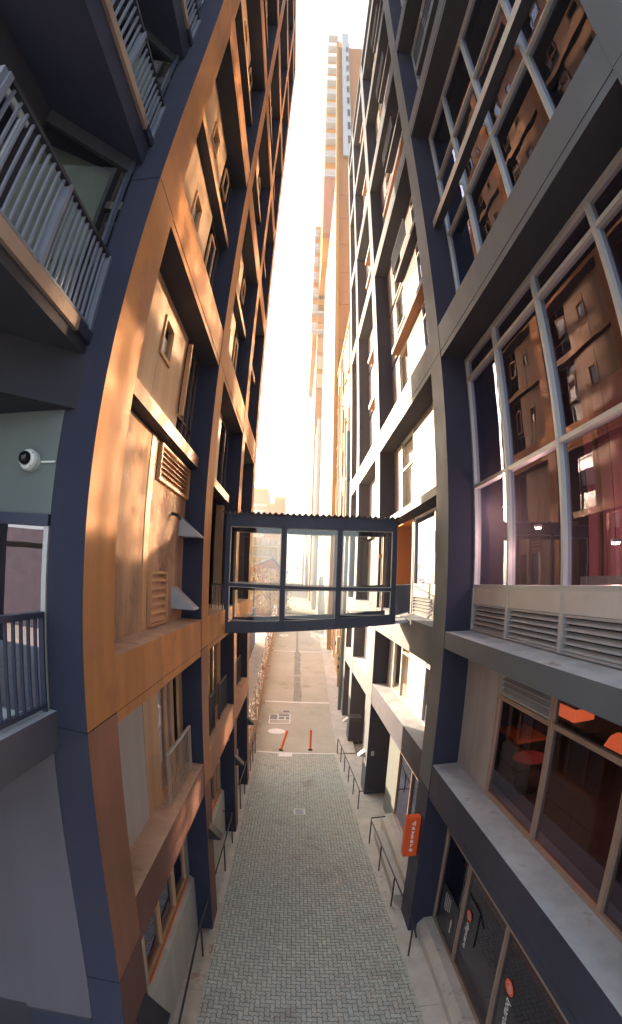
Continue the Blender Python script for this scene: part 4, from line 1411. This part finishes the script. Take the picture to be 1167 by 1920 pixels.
# wall lights, canopy and plate on the right
wedge(RF, -1, 18.0 - .25, 0.35, 'pale wedge light on the second right pier beside the dark doorway', 'wedge wall lights on the right building', 0.26, 0.34, 0.22, 'pale_trim')
wedge(RF, -1, 24.0, -0.1, 'pale wedge light on the third right pier under the small canopy', 'wedge wall lights on the right building', 0.26, 0.34, 0.22, 'pale_trim')
cn = thing('canopy', (3.1, 22.6, 0.4), 'small dark steel door canopy on the right wall', 'canopy')
B(2.75, 3.38, 22.5, 23.3, 0.25, 0.33, 'dark_steel', 'plate', cn)
B(2.75, 3.38, 22.5, 22.56, 0.1, 0.25, 'dark_steel', 'bracket', cn)
tg = MB().box(3.0, 3.12, 17.085, 17.1, 0.35, 0.55, 'pale_trim').build('intercom', loc=(3.06, 17.09, 0.4))
tag(tg, 'small pale intercom plate on the dark face of the second right pier', 'intercom')
nt_ = MB().box(-2.08, -1.9, 13.785, 13.8, 2.08, 2.2, 'curtain').build('notice', loc=(-2.0, 13.79, 2.1))
tag(nt_, 'small reddish notice on the dark left pier above the handrail', 'notice')


# ------------------------------------------------ handrails along the lane
def handrail(name, pts, ztop, label, returns, m='dark_steel', zmid=None):
    x0, y0 = pts[0]
    t = thing(name, (x0, y0, GZ), label, 'handrail', 'steel handrails along the lane')
    for (x, y), z in zip(pts, ztop):
        MB().tube([(x, y, GZ + .012), (x, y, z)], 0.021, m, 8).build('post', t)
    line = [(x, y, z) for (x, y), z in zip(pts, ztop)]
    line = returns[0] + line + returns[1]
    MB().tube(line, 0.022, m, 8).build('rail', t, smooth=True)
    return t


handrail('handrail', [(2.68, 8.0), (2.62, 9.87), (2.57, 11.58), (2.52, 13.22)], [-0.36, -0.40, -0.45, -0.5],
         'nearer steel handrail on the right side of the lane below the daycare sign', ([(2.69, 7.7, -0.55)], [(2.54, 13.4, -0.5), (3.0, 13.45, -0.5)]))
handrail('handrail', [(2.46, 15.77), (2.42, 17.1), (2.36, 18.35), (2.30, 19.52), (2.25, 20.71), (2.19, 21.9)], [-0.58, -0.6, -0.6, -0.6, -0.6, -0.6],
         'farther steel handrail on the right side of the lane', ([(2.98, 15.7, -0.58), (2.48, 15.68, -0.58)], []))
handrail('handrail', [(-1.82, 7.94), (-1.80, 9.71), (-1.79, 11.43), (-1.78, 13.05)], [-0.39, -0.37, -0.4, -0.37],
         'nearer steel handrail on the left side of the lane', ([(-1.82, 4.6, -1.1), (-1.82, 7.6, -0.42)], [(-1.8, 13.3, -0.35), (-2.1, 13.35, -0.35)]))
handrail('handrail', [(-1.79, 15.54), (-1.77, 16.9), (-1.77, 18.1), (-1.76, 19.3), (-1.75, 20.42), (-1.74, 21.6)], [-0.28] * 6,
         'farther steel handrail on the left side of the lane', ([(-2.1, 15.45, -0.28), (-1.8, 15.42, -0.28)], []))

# ================================================================== FOOTBRIDGE
FB = thing('footbridge', (0.35, 12.7, 6.0), 'navy steel footbridge with glass sides and a corrugated roof across the lane', 'bridge')
Y0, Y1 = 12.0, 13.5
XL_, XR_ = -1.74, 2.42
PXS = [-1.74, -0.34, 1.03, 2.42]


def zb(x):
    return 5.78 + (x + 1.74) / 4.16 * 0.36


for yy in (Y0, Y1):
    q = MB()
    q.prism([(-2.1, yy, zb(-2.1)), (2.5, yy, zb(2.5)), (2.5, yy, zb(2.5) + 0.26), (-2.1, yy, zb(-2.1) + 0.30)], (0, 0.10, 0), 'navy_steel')
    q.build('bottom_beam', FB, recalc=True)
    B(XL_ - 0.05, XR_ + 0.05, yy, yy + 0.10, 8.50, 8.79, 'navy_steel', 'top_beam', FB)
    B(XL_ - 0.05, XR_ + 0.05, yy + 0.012, yy + 0.085, 7.0, 7.075 if yy == Y0 else 7.05, 'navy_steel' if yy == Y0 else 'bronze_frame', 'mid_rail', FB)
    for x in PXS:
        q = MB()
        if yy == Y1:
            q.box(x - 0.035, x + 0.035, yy + 0.01, yy + 0.09, zb(x) + 0.02, 8.5, 'bronze_frame')  # back frame in warm tan, the light it reflects put into the colour
            q.build('post', FB)
            continue
        q.box(x - 0.058, x - 0.047, yy - 0.015, yy + 0.12, zb(x) + 0.02, 8.785, 'navy_steel')
        q.box(x + 0.047, x + 0.058, yy - 0.015, yy + 0.12, zb(x) + 0.02, 8.785, 'navy_steel')
        q.box(x - 0.047, x + 0.047, yy + 0.01, yy + 0.09, zb(x) + 0.02, 8.785, 'navy_steel')
        q.build('post', FB)
    for a, b in zip(PXS, PXS[1:]):
        for z0, z1 in ((zb((a + b) / 2) + 0.29, 6.995), (7.08, 8.495)):
            zz0 = z0
            q = MB()
            q.box(a + 0.062, b - 0.062, yy + 0.045, yy + 0.053, zz0, z1, 'bridge_glass')
            q.build('pane', FB)
            q = MB()
            e = 0.018
            q.box(a + 0.06, a + 0.06 + e, yy + 0.03, yy + 0.07, zz0, z1, 'pale_trim').box(b - 0.06 - e, b - 0.06, yy + 0.03, yy + 0.07, zz0, z1, 'pale_trim')
            q.box(a + 0.06, b - 0.06, yy + 0.03, yy + 0.07, z1 - e, z1, 'pale_trim').box(a + 0.06, b - 0.06, yy + 0.03, yy + 0.07, zz0, zz0 + e, 'pale_trim')
            q.build('glazing_bead', FB)
q = MB()
q.prism([(-2.1, Y0 + .1, zb(-2.1) + 0.1), (3.3, Y0 + .1, 6.2), (3.3, Y0 + .1, 6.27), (-2.1, Y0 + .1, zb(-2.1) + 0.2)], (0, Y1 - Y0 - .1, 0), 'ledge_top')
q.build('deck', FB, recalc=True)
# corrugated roof sheet
q = MB()
n = 31 * 6
L = XR_ - XL_ + 0.3
for k in range(n):
    xa = XL_ - 0.15 + L * k / n
    xb = XL_ - 0.15 + L * (k + 1) / n
    za = 8.835 + 0.028 * sin(2 * pi * 31 * k / n)
    zb_ = 8.835 + 0.028 * sin(2 * pi * 31 * (k + 1) / n)
    q.poly([(xa, Y0 - 0.12, za), (xb, Y0 - 0.12, zb_), (xb, Y1 + 0.25, zb_), (xa, Y1 + 0.25, za)], 'navy_steel')
    q.poly([(xa, Y0 - 0.12, za - 0.01), (xa, Y0 - 0.12, za), (xb, Y0 - 0.12, zb_), (xb, Y0 - 0.12, zb_ - 0.01)][::-1], 'navy_steel')
q.build('roof_sheet', FB)
for x in PXS:
    B(x - 0.05, x + 0.05, Y0 + 0.1, Y1, 8.6, 8.78, 'terracotta_lit', 'roof_joist', FB)
for yy, s_ in ((Y0 + 0.18, 1), (Y1 - 0.1, -1)):
    MB().tube([(-1.72, yy, 6.92), (0.3, yy, 6.98), (2.4, yy, 7.12)], 0.024, 'dark_steel', 8).build('handrail', FB, smooth=True)
# short railings where the bridge meets the buildings
railing(FB, (-2.12, 12.06), (-1.84, 12.06), 6.05, 7.02, 0.075, 'navy_steel', post=0.045)
railing(FB, (2.52, 12.4), (3.3, 13.9), 6.28, 7.15, 0.11, 'navy_steel', post=0.05)
lb = MB().box(2.28, 2.34, 13.48, 13.5, 7.9, 8.0, 'orange_sign').build('notice', loc=(2.3, 13.49, 7.95))
tag(lb, 'small orange notice stuck on the right end of the footbridge glass', 'notice')

# ================================================================== BEYOND
# right-hand old brick house with pipes (28 to 40)
OB = thing('brick_house', (6, 33, 0), 'old painted brick house hung with pipes on the right beyond the grey building', 'building')
B(2.97, 11, 28.0, 39.6, -1.3, 25.0, 'painted_brick', 'wall', OB)
B(2.90, 2.97, 28.0, 39.6, 24.6, 25.1, 'ochre_render', 'cornice', OB)
for fy in range(5):
    for fz in range(7):
        z = 1.8 + fz * 3.2
        y = 29.0 + fy * 2.2
        q = MB()
        q.box(2.955, 2.975, y - .06, y + .95, z - .06, z + 1.85, 'ochre_render')
        n = 8
        arc = [(2.952, y + .45 + .42 * cos(pi * k / n), z + 1.4 + .35 * sin(pi * k / n)) for k in range(n + 1)]
        q.prism([(2.952, y + .87, z)] + arc + [(2.952, y + .03, z)], (-0.004, 0, 0), 'black_gloss')
        q.build('window', OB, recalc=True)
        B(2.86, 2.97, y - .1, y + 1.0, z - .14, z - .06, 'painted_brick', 'sill', OB)
for k in range(15):
    y = 28.3 + k * 0.72 + random.uniform(-.15, .15)
    x = 2.90 - random.uniform(0, .08)
    z0 = zr(y) + random.uniform(0, 1.2)
    z1 = random.choice([22.5, 18, 14.5, 24, 9, 7])
    mb = MB()
    zz_ = z0
    line = [(x, y, z0)]
    while zz_ < z1:
        zz_ += random.uniform(1.5, 3.5)
        line.append((x, y + random.choice([0, 0, 0, .12, -.12]), min(zz_, z1)))
    mb.tube(line, random.choice([.035, .05, .06]), random.choice(['pipe_metal', 'ochre_render', 'pipe_metal', 'pale_trim']), 8)
    for (a, b, c) in line[1:-1]:
        mb.tube([(a, b, c - .04), (a, b, c + .04)], 0.075, 'pipe_metal', 8)
    mb.build('pipe', OB)
for k in range(16):
    y = 28.4 + random.uniform(0, 5)
    z = zr(y) + random.uniform(1.4, 4.2)
    q = MB()
    a, b, c = random.uniform(.08, .2), random.uniform(.1, .22), random.uniform(.12, .3)
    q.box(2.85 - a, 2.9, y, y + b, z, z + c, random.choice(['painted_brick', 'dark_steel', 'pipe_metal']))
    q.build('meter', OB)
jb = thing('junction_box', (2.7, 30.2, 3.0), 'beige electrical junction box among the pipes on the right', 'electrical box')
B(2.62, 2.84, 29.9, 30.5, 2.5, 3.6, 'painted_brick', 'cabinet', jb)
B(2.61, 2.62, 29.93, 30.47, 2.53, 3.57, 'peach_panel', 'door', jb)
dp = thing('downpipe', (2.7, 27.0, GZ), 'thick teal downpipe at the end of the grey building', 'pipe')
MB().tube([(2.74, 27.85, zr(27.9)), (2.74, 27.85, 16)], 0.10, 'teal_steel', 12).build('pipe', dp, smooth=True)
for z in (1.5, 5, 9, 13):
    MB().tube([(2.74, 27.85, z), (2.74, 27.85, z + .1)], 0.125, 'teal_steel', 12).build('bracket', dp)


def grid_tower(t, face, fixed, a0, a1, z0, z1, nx, nz, m, pane='black_gloss', fw=0.55, fh=0.6, dep=0.08):
    """window openings on one face of a far tower; each window is a part"""
    dxx = (a1 - a0) / nx
    dzz = (z1 - z0) / nz
    for i in range(nx):
        for j in range(nz):
            c = a0 + dxx * (i + .5)
            z = z0 + dzz * (j + .5)
            wv, hv = dxx * fw / 2, dzz * fh / 2
            if face == 'x':
                me = sbox('window', dep, wv * 2, hv * 2, pane)
                o = place('window', me, t, (fixed, c, z))
                me2 = sbox('sill', dep * 1.8, wv * 2.2, 0.12, m)
                place('sill', me2, o, (fixed, c, z - hv - .07))
            else:
                me = sbox('window', wv * 2, dep, hv * 2, pane)
                o = place('window', me, t, (c, fixed, z))
                me2 = sbox('sill', wv * 2.2, dep * 1.8, 0.12, m)
                place('sill', me2, o, (c, fixed, z - hv - .07))


# tower 1: ochre strip and peach panels towards the eye, white receding side, balconies at its far edge
T1 = thing('residential_tower', (5, 50, 1), 'tall peach and white residential tower with a column of orange balconies', 'building')
B(2.66, 9, 40.0, 66, 1, 54, 'white_tower', 'wall', T1, my0='peach_panel')
B(2.96, 9, 40.0, 46, 54, 92, 'peach_panel', 'wall', T1)
B(2.62, 2.95, 39.7, 40.0, 1, 94, 'ochre_render', 'corner_strip', T1)
B(3.5, 4.6, 39.5, 39.9, 58, 97, 'grey_tower', 'stair_shaft', T1)
zz_ = 8.0
row = 0
while zz_ < 88:
    hgt = 4.2
    cut = [2.96, 3.35 + 0.25 * (row % 2), 4.6] if zz_ < 54 else [2.96, 3.49]
    for a, b in zip(cut, cut[1:]):
        B(a + .02, b - .02, 39.93, 40.0, zz_ + .03, zz_ + hgt - .03, 'peach_panel', 'panel', T1)
    zz_ += hgt
    row += 1
grid_tower(T1, 'x', 2.66, 41, 65, 8, 53, 8, 13, 'white_tower', 'slate', 0.45, 0.6)
grid_tower(T1, 'y', 39.48, 4.1, 4.55, 60, 92, 1, 9, 'grey_tower', 'black_gloss', 0.8, 0.55)
B(2.0, 8, 66.6, 80, 60, 152, 'orange_wall', 'balcony_wall', T1)
B(1.95, 4.6, 65.2, 66.6, 66, 83, 'brick_red', 'soffit_block', T1)
for k in range(11):
    z = 83 + k * 6.9
    bo = MB().box(1.9, 4.6, 64.6, 66.6, z - 0.5, z, 'grey_tower').build('balcony', T1)
    MB().box(1.95, 4.3, 64.62, 64.68, z, z + 1.9, 'pale_panel' if k > 5 else 'sheet_glass').build('parapet', bo)
    MB().box(1.9, 1.96, 64.7, 66.5, z, z + 2.3, 'sheet_glass').build('side_screen', bo)
    MB().box(2.0, 2.1, 64.7, 64.8, z + 2.3, z + 6.4, 'bronze_frame').build('post', bo)

# tower 2 farther off with glass balconies
T2 = thing('residential_tower', (3, 90, 3), 'farther residential tower with glass fronted balconies in pairs', 'building')
B(2.0, 12, 80, 110, 3, 78, 'peach_panel', 'wall', T2)
B(1.1, 2.0, 84, 110, 50, 80, 'ochre_render', 'balcony_wall', T2)
for k in range(7):
    z = 52 + k * 4.2
    q = MB().box(0.75, 3.1, 78.4, 79.9, z - .4, z, 'grey_tower')
    bo = q.build('balcony', T2)
    MB().box(0.8, 1.85, 78.32, 78.38, z, z + 1.5, 'sheet_glass').build('parapet', bo)
    MB().box(1.95, 3.05, 78.32, 78.38, z, z + 1.5, 'sheet_glass').build('parapet', bo)
    MB().box(1.84, 1.96, 78.6, 79.0, z, z + 3.8, 'bronze_frame').build('divider', bo)
    MB().box(0.8, 3.1, 79.7, 79.89, z, z + 3.8, 'orange_wall').build('back_wall', bo)
for k in range(3):
    wo = MB().box(2.1, 3.1, 79.85, 79.95, 40.2 + k * 3.8, 43.0 + k * 3.8, 'bronze_frame').build('window', T2)
    MB().box(2.2, 3.0, 79.8, 79.85, 40.4 + k * 3.8, 42.8 + k * 3.8, 'sheet_glass').build('pane', wo)
zz_ = 20
for k, h_ in enumerate((8, 3.2, 3.2, 2.8, 2.6)):
    B(2.0, 3.25, 79.9, 80.0, zz_ + .05, zz_ + h_ - .05, 'peach_panel', 'panel', T2)
    zz_ += h_
# box with the round opening above the bridge
rb = thing('plant_cabinet', (2.9, 60, 14), 'tan rooftop cabinet with one round black opening above the footbridge', 'cabinet')
B(2.35, 3.2, 78.5, 79.6, 17.2, 19.8, 'ochre_render', 'cabinet', rb)
MB().disc((2.85, 78.5, 18.6), 0.42, 0.42, -0.05, 'black_gloss', 20, 'y').build('opening', rb)

# row of narrow fronts receding along the right
RW = [(66.1, 78, 2.6, 30, 'white_tower'), (112, 126, 2.3, 24, 'painted_brick'), (126.3, 142, 2.4, 19, 'white_tower'), (142.3, 160, 2.2, 17, 'peach_panel'), (160.3, 185, 2.4, 15, 'painted_brick'), (185.3, 215, 2.2, 14, 'white_tower')]
names = ['white plastered terrace front beside the tall peach tower', 'first cream terrace front far along the right', 'second white terrace front far along the right', 'low peach terrace front far along the right', 'dull cream terrace front near the end of the road', 'last white terrace front at the end of the road']
for (a, b, x, h, m), lab in zip(RW, names):
    t = thing('terrace_house', (x + 4, (a + b) / 2, zr(a)), lab, 'house', 'terrace fronts along the far road')
    B(x, x + 9, a, b, zr(a) - 1, h, m, 'wall', t)
    B(x - .35, x, a, b, h - 0.4, h, 'ochre_render', 'cornice', t)
    n = max(3, int((b - a) / 3.2))
    for k in range(n):
        y = a + (b - a) * (k + .5) / n
        B(x - .5, x, a + (b - a) * k / n - .15, a + (b - a) * k / n + .15, zr(a), h - .5, 'pale_trim', 'pilaster', t)
        for z in range(3):
            zc = zr(a) + 1.4 + z * 3.6
            if zc + 1.8 < h - .6:
                B(x - .04, x + .02, y - .5, y + .5, zc, zc + 1.8, 'slate', 'window', t)
# far grey tower stepping behind
T3 = thing('office_tower', (4, 150, 4), 'slim grey tower edge farthest off along the right side', 'building')
B(1.8, 14, 112, 135, 4, 60, 'grey_tower', 'wall', T3)
for k in range(14):
    B(1.74, 1.8, 112.2, 134.8, 9 + k * 3.6, 9.9 + k * 3.6, 'slate', 'window_band', T3)

# ---- left side beyond the left building
fw_ = thing('boundary_wall', (-1.95, 33, 0), 'low rendered boundary wall that climbs beside the road on the left', 'wall')
for a, b in ((18.7, 24), (24, 28), (28, 33), (33, 39), (39, 44), (44, 52)):
    q = MB()
    q.prism([(-2.1, a, zr(a) - .2), (-1.9, a, zr(a) - .2), (-1.9, a, zr(a) + 1.0), (-2.1, a, zr(a) + 1.0)], (0, b - a - 0.02, 0), 'painted_brick')
    # follow the slope at the far end
    q.v = [(x, y, z if y < (a + b) / 2 else z + zr(b) - zr(a)) for x, y, z in q.v]
    q.build('wall_section', fw_, recalc=True)
fn = thing('mesh_fence', (-2.0, 33, 1), 'wire fence crowded with pale tattered paper notices above the low wall', 'fence')
for k in range(12):
    y = 19 + k * 2.9
    MB().tube([(-2.0, y, zr(y) + .9), (-2.0, y, zr(y) + 2.5)], 0.03, 'pipe_metal', 6).build('post', fn)
for zz_ in (1.2, 2.4):
    MB().tube([(-2.0, y, zr(y) + zz_) for y in (19, 22, 24, 28, 33, 39, 44, 51)], 0.02, 'pipe_metal', 6).build('rail', fn)
rng = random.Random(3)
q = MB()
for k in range(520):
    y = 20.5 + 30 * rng.random()
    z = zr(y) + 1.0 + rng.random() * 1.5
    a = rng.uniform(.05, .2)
    h_ = rng.uniform(.04, .18)
    x = -1.98 + rng.uniform(-.06, .1)
    tw = rng.uniform(-.09, .09)
    q.poly([(x, y, z), (x + tw, y + a, z + rng.uniform(-.06, .06)), (x + tw * .5, y + a * rng.uniform(.6, 1.1), z + h_), (x - tw * .4, y + rng.uniform(-.05, .05), z + h_ * rng.uniform(.7, 1.3))], rng.choice(['paper', 'paper', 'white_paint', 'pipe_metal', 'paper', 'white_paint', 'paper', 'brick_red']))
o = q.build('paper_notices', fn)
o['kind'] = 'stuff'
hn = MB().box(-1.89, -1.87, 24.6, 25.1, zr(24.8) + .55, zr(24.8) + 1.25, 'paper').build('notice', loc=(-1.88, 24.8, zr(24.8) + 0.9))
tag(hn, 'white notice with a red mark on the low wall left of the road', 'notice')
MB().box(-1.868, -1.862, 24.75, 24.95, zr(24.8) + .62, zr(24.8) + .8, 'orange_sign').build('mark', hn)
bh = thing('hoarding', (-3.4, 30, 0), 'dark blue site hoarding behind the wire fence', 'hoarding')
for k in range(9):
    y = 20 + k * 2.4
    B(-3.5, -3.42, y + .01, y + 2.38, zr(y) - .3, zr(y) + 3.4, 'blue_hoarding', 'board', bh)
# gabled brick house with a bay window, and brick flats behind
GH = thing('brick_house', (-3.6, 58, 3), 'red brick gabled house with a white bay window seen through the footbridge glass', 'house')
hz = zr(58)
q = MB()
q.prism([(-6.2, 58, hz - 2), (-1.95, 58, hz - 2), (-1.95, 58, 8.2), (-3.0, 58, 9.3), (-6.2, 58, 7.9)], (0, 8, 0), 'brick_red')
q.build('wall', GH, recalc=True)
q = MB()
q.prism([(-6.6, 57.7, 7.7), (-3.0, 57.7, 9.42), (-3.0, 57.7, 9.65), (-6.6, 57.7, 7.95)], (0, 8.6, 0), 'grey_tower')
q.prism([(-3.0, 57.7, 9.42), (-1.7, 57.7, 8.0), (-1.7, 57.7, 8.2), (-3.0, 57.7, 9.65)], (0, 8.6, 0), 'slate')
q.build('roof', GH, recalc=True)
for (x0, x1, z0, z1) in ((-5.6, -4.7, 6.4, 7.3), (-3.35, -2.6, 6.7, 8.1), (-5.7, -4.9, 4.4, 5.4)):
    f = MB().box(x0 - .1, x1 + .1, 57.9, 58.0, z0 - .1, z1 + .1, 'white_tower').build('window', GH)
    MB().box(x0, x1, 57.86, 57.9, z0, z1, 'sheet_glass').build('pane', f)
q = MB()
q.prism([(-4.0, 58, 3.6), (-3.7, 57.2, 3.6), (-2.5, 57.2, 3.6), (-2.2, 58, 3.6)], (0, 0, 2.5), 'white_tower')
q.prism([(-4.15, 58, 6.1), (-3.8, 57.05, 6.1), (-2.4, 57.05, 6.1), (-2.05, 58, 6.1)], (0, 0, 0.25), 'pale_trim')
bw_ = q.build('bay_window', GH, recalc=True)
for x in (-3.6, -3.2, -2.8):
    MB().box(x - .0, x + .3, 57.14, 57.19, 4.2, 5.7, 'brick_red').build('pane', bw_)

AF = thing('apartment_block', (-9, 150, 6), 'distant red brick apartment block stepping down above the footbridge roof', 'building')
for (x0, x1, h, m) in ((-17, -9.8, 34.0, 'brick_red'), (-9.8, -7.7, 29.5, 'brick_red'), (-7.7, -4.4, 31.5, 'brick_red')):
    B(x0, x1, 150, 165, 5, h, m, 'wall', AF)
    B(x0 - .2, x1 + .1, 149.7, 150, h - 0.7, h + .3, 'ochre_render', 'cornice', AF)
B(-17, -10, 149.6, 150, 28.6, 29.4, 'white_tower', 'band', AF)
for x in (-13.6, -11.9):
    for z in (19.2, 22.4, 25.6):
        f = MB().box(x - .1, x + 1.4, 149.85, 150, z - .1, z + 1.9, 'white_tower').build('window', AF)
        MB().box(x + .05, x + 1.25, 149.8, 149.86, z + .05, z + 1.75, 'sheet_glass').build('pane', f)
AF2 = thing('apartment_block', (-12, 110, 5), 'long ochre apartment block with balconies behind the gabled house', 'building')
B(-16, -4.5, 110, 120, 4, 14.8, 'ochre_render', 'wall', AF2)
for z in (6.5, 9.0, 11.5, 13.8):
    bo = MB().box(-15.8, -4.6, 109, 110, z, z + .2, 'white_tower').build('balcony', AF2)
    for k in range(10):
        MB().box(-15.6 + k * 1.15, -15.0 + k * 1.15, 109.9, 110, z + .3, z + 1.8, 'slate').build('window', bo)


WH = thing('mirror_block', (-40, -45, GZ), 'added long low dark block, there only to be mirrored in the window beside the dome camera', 'building')
B(-90, -8, -60, -45, GZ, 11, 'navy_shaded_render', 'wall', WH)  # block added unseen behind the eye, only for its reflection
B(-90, -8, -45.2, -45.0, 8.6, 9.3, 'tan_panel', 'band', WH)
B(-90, -8, -45.4, -45.2, 5.8, 6.2, 'paper', 'band', WH)  # pale strip added to draw a light line in that reflection


# ---- trees seen through the bridge glass
def tree(x, y, h, r, lab, m, n=900, seed=1):
    t = thing('tree', (x, y, zr(y)), lab, 'tree', 'autumn trees beyond the footbridge')
    rg = random.Random(seed)
    z0 = zr(y)
    mb = MB()
    mb.tube([(x, y, z0 - .3), (x + .1, y, z0 + h * .4), (x, y + .1, z0 + h * .75)], [.18, .12, .05], 'bark', 8)
    for k in range(6):
        a = k * 1.05
        mb.tube([(x + .05, y, z0 + h * (.35 + .05 * k)), (x + cos(a) * r * .6, y + sin(a) * r * .6, z0 + h * (.55 + .06 * k))], [.06, .02], 'bark', 6)
    mb.build('trunk', t)
    q = MB()
    cl = [(rg.gauss(0, r * .45), rg.gauss(0, r * .45), rg.uniform(h * .4, h)) for _ in range(22)]
    for k in range(n):
        c = rg.choice(cl)
        px, py, pz = x + c[0] + rg.gauss(0, r * .17), y + c[1] + rg.gauss(0, r * .17), z0 + c[2] + rg.gauss(0, r * .15)
        s_ = rg.uniform(.06, .14)
        v = Vector((rg.gauss(0, 1), rg.gauss(0, 1), rg.gauss(0, 1))).normalized()
        u = v.orthogonal().normalized() * s_
        ww = v.cross(u).normalized() * s_ * .6
        p = Vector((px, py, pz))
        q.poly([tuple(p - u), tuple(p + ww), tuple(p + u), tuple(p - ww)], m)
    q.build('crown', t)


tree(-2.6, 47, 5.4, 1.6, 'golden autumn tree in front of the gabled brick house', 'leaf_gold', 1300, 5)
tree(-4.6, 52, 6.6, 2.0, 'paler golden tree left of the gabled brick house', 'leaf_gold', 1300, 8)
tree(-1.2 - 1.6, 70, 6.0, 1.9, 'dull green tree farther up the road past the gabled house', 'leaf_green', 1300, 11)

bpy.context.view_layer.update()

# ------------------------------------------------ haze hanging over the whole street
mh_, th_, bh_ = newmat('haze_air')
th_.nodes.remove(bh_)
pv_ = N(th_, 'ShaderNodeVolumePrincipled')
pv_.inputs['Color'].default_value = (1.0, 0.93, 0.82, 1)
pv_.inputs['Density'].default_value = 0.0012
pv_.inputs['Anisotropy'].default_value = 0.55
th_.links.new(pv_.outputs[0], th_.nodes['Material Output'].inputs['Volume'])
hz_ = MB().box(-110, 90, -75, 260, -2.8, 165, 'haze_air').build('haze', loc=(0, 0, 0))
hz_['kind'] = 'stuff'
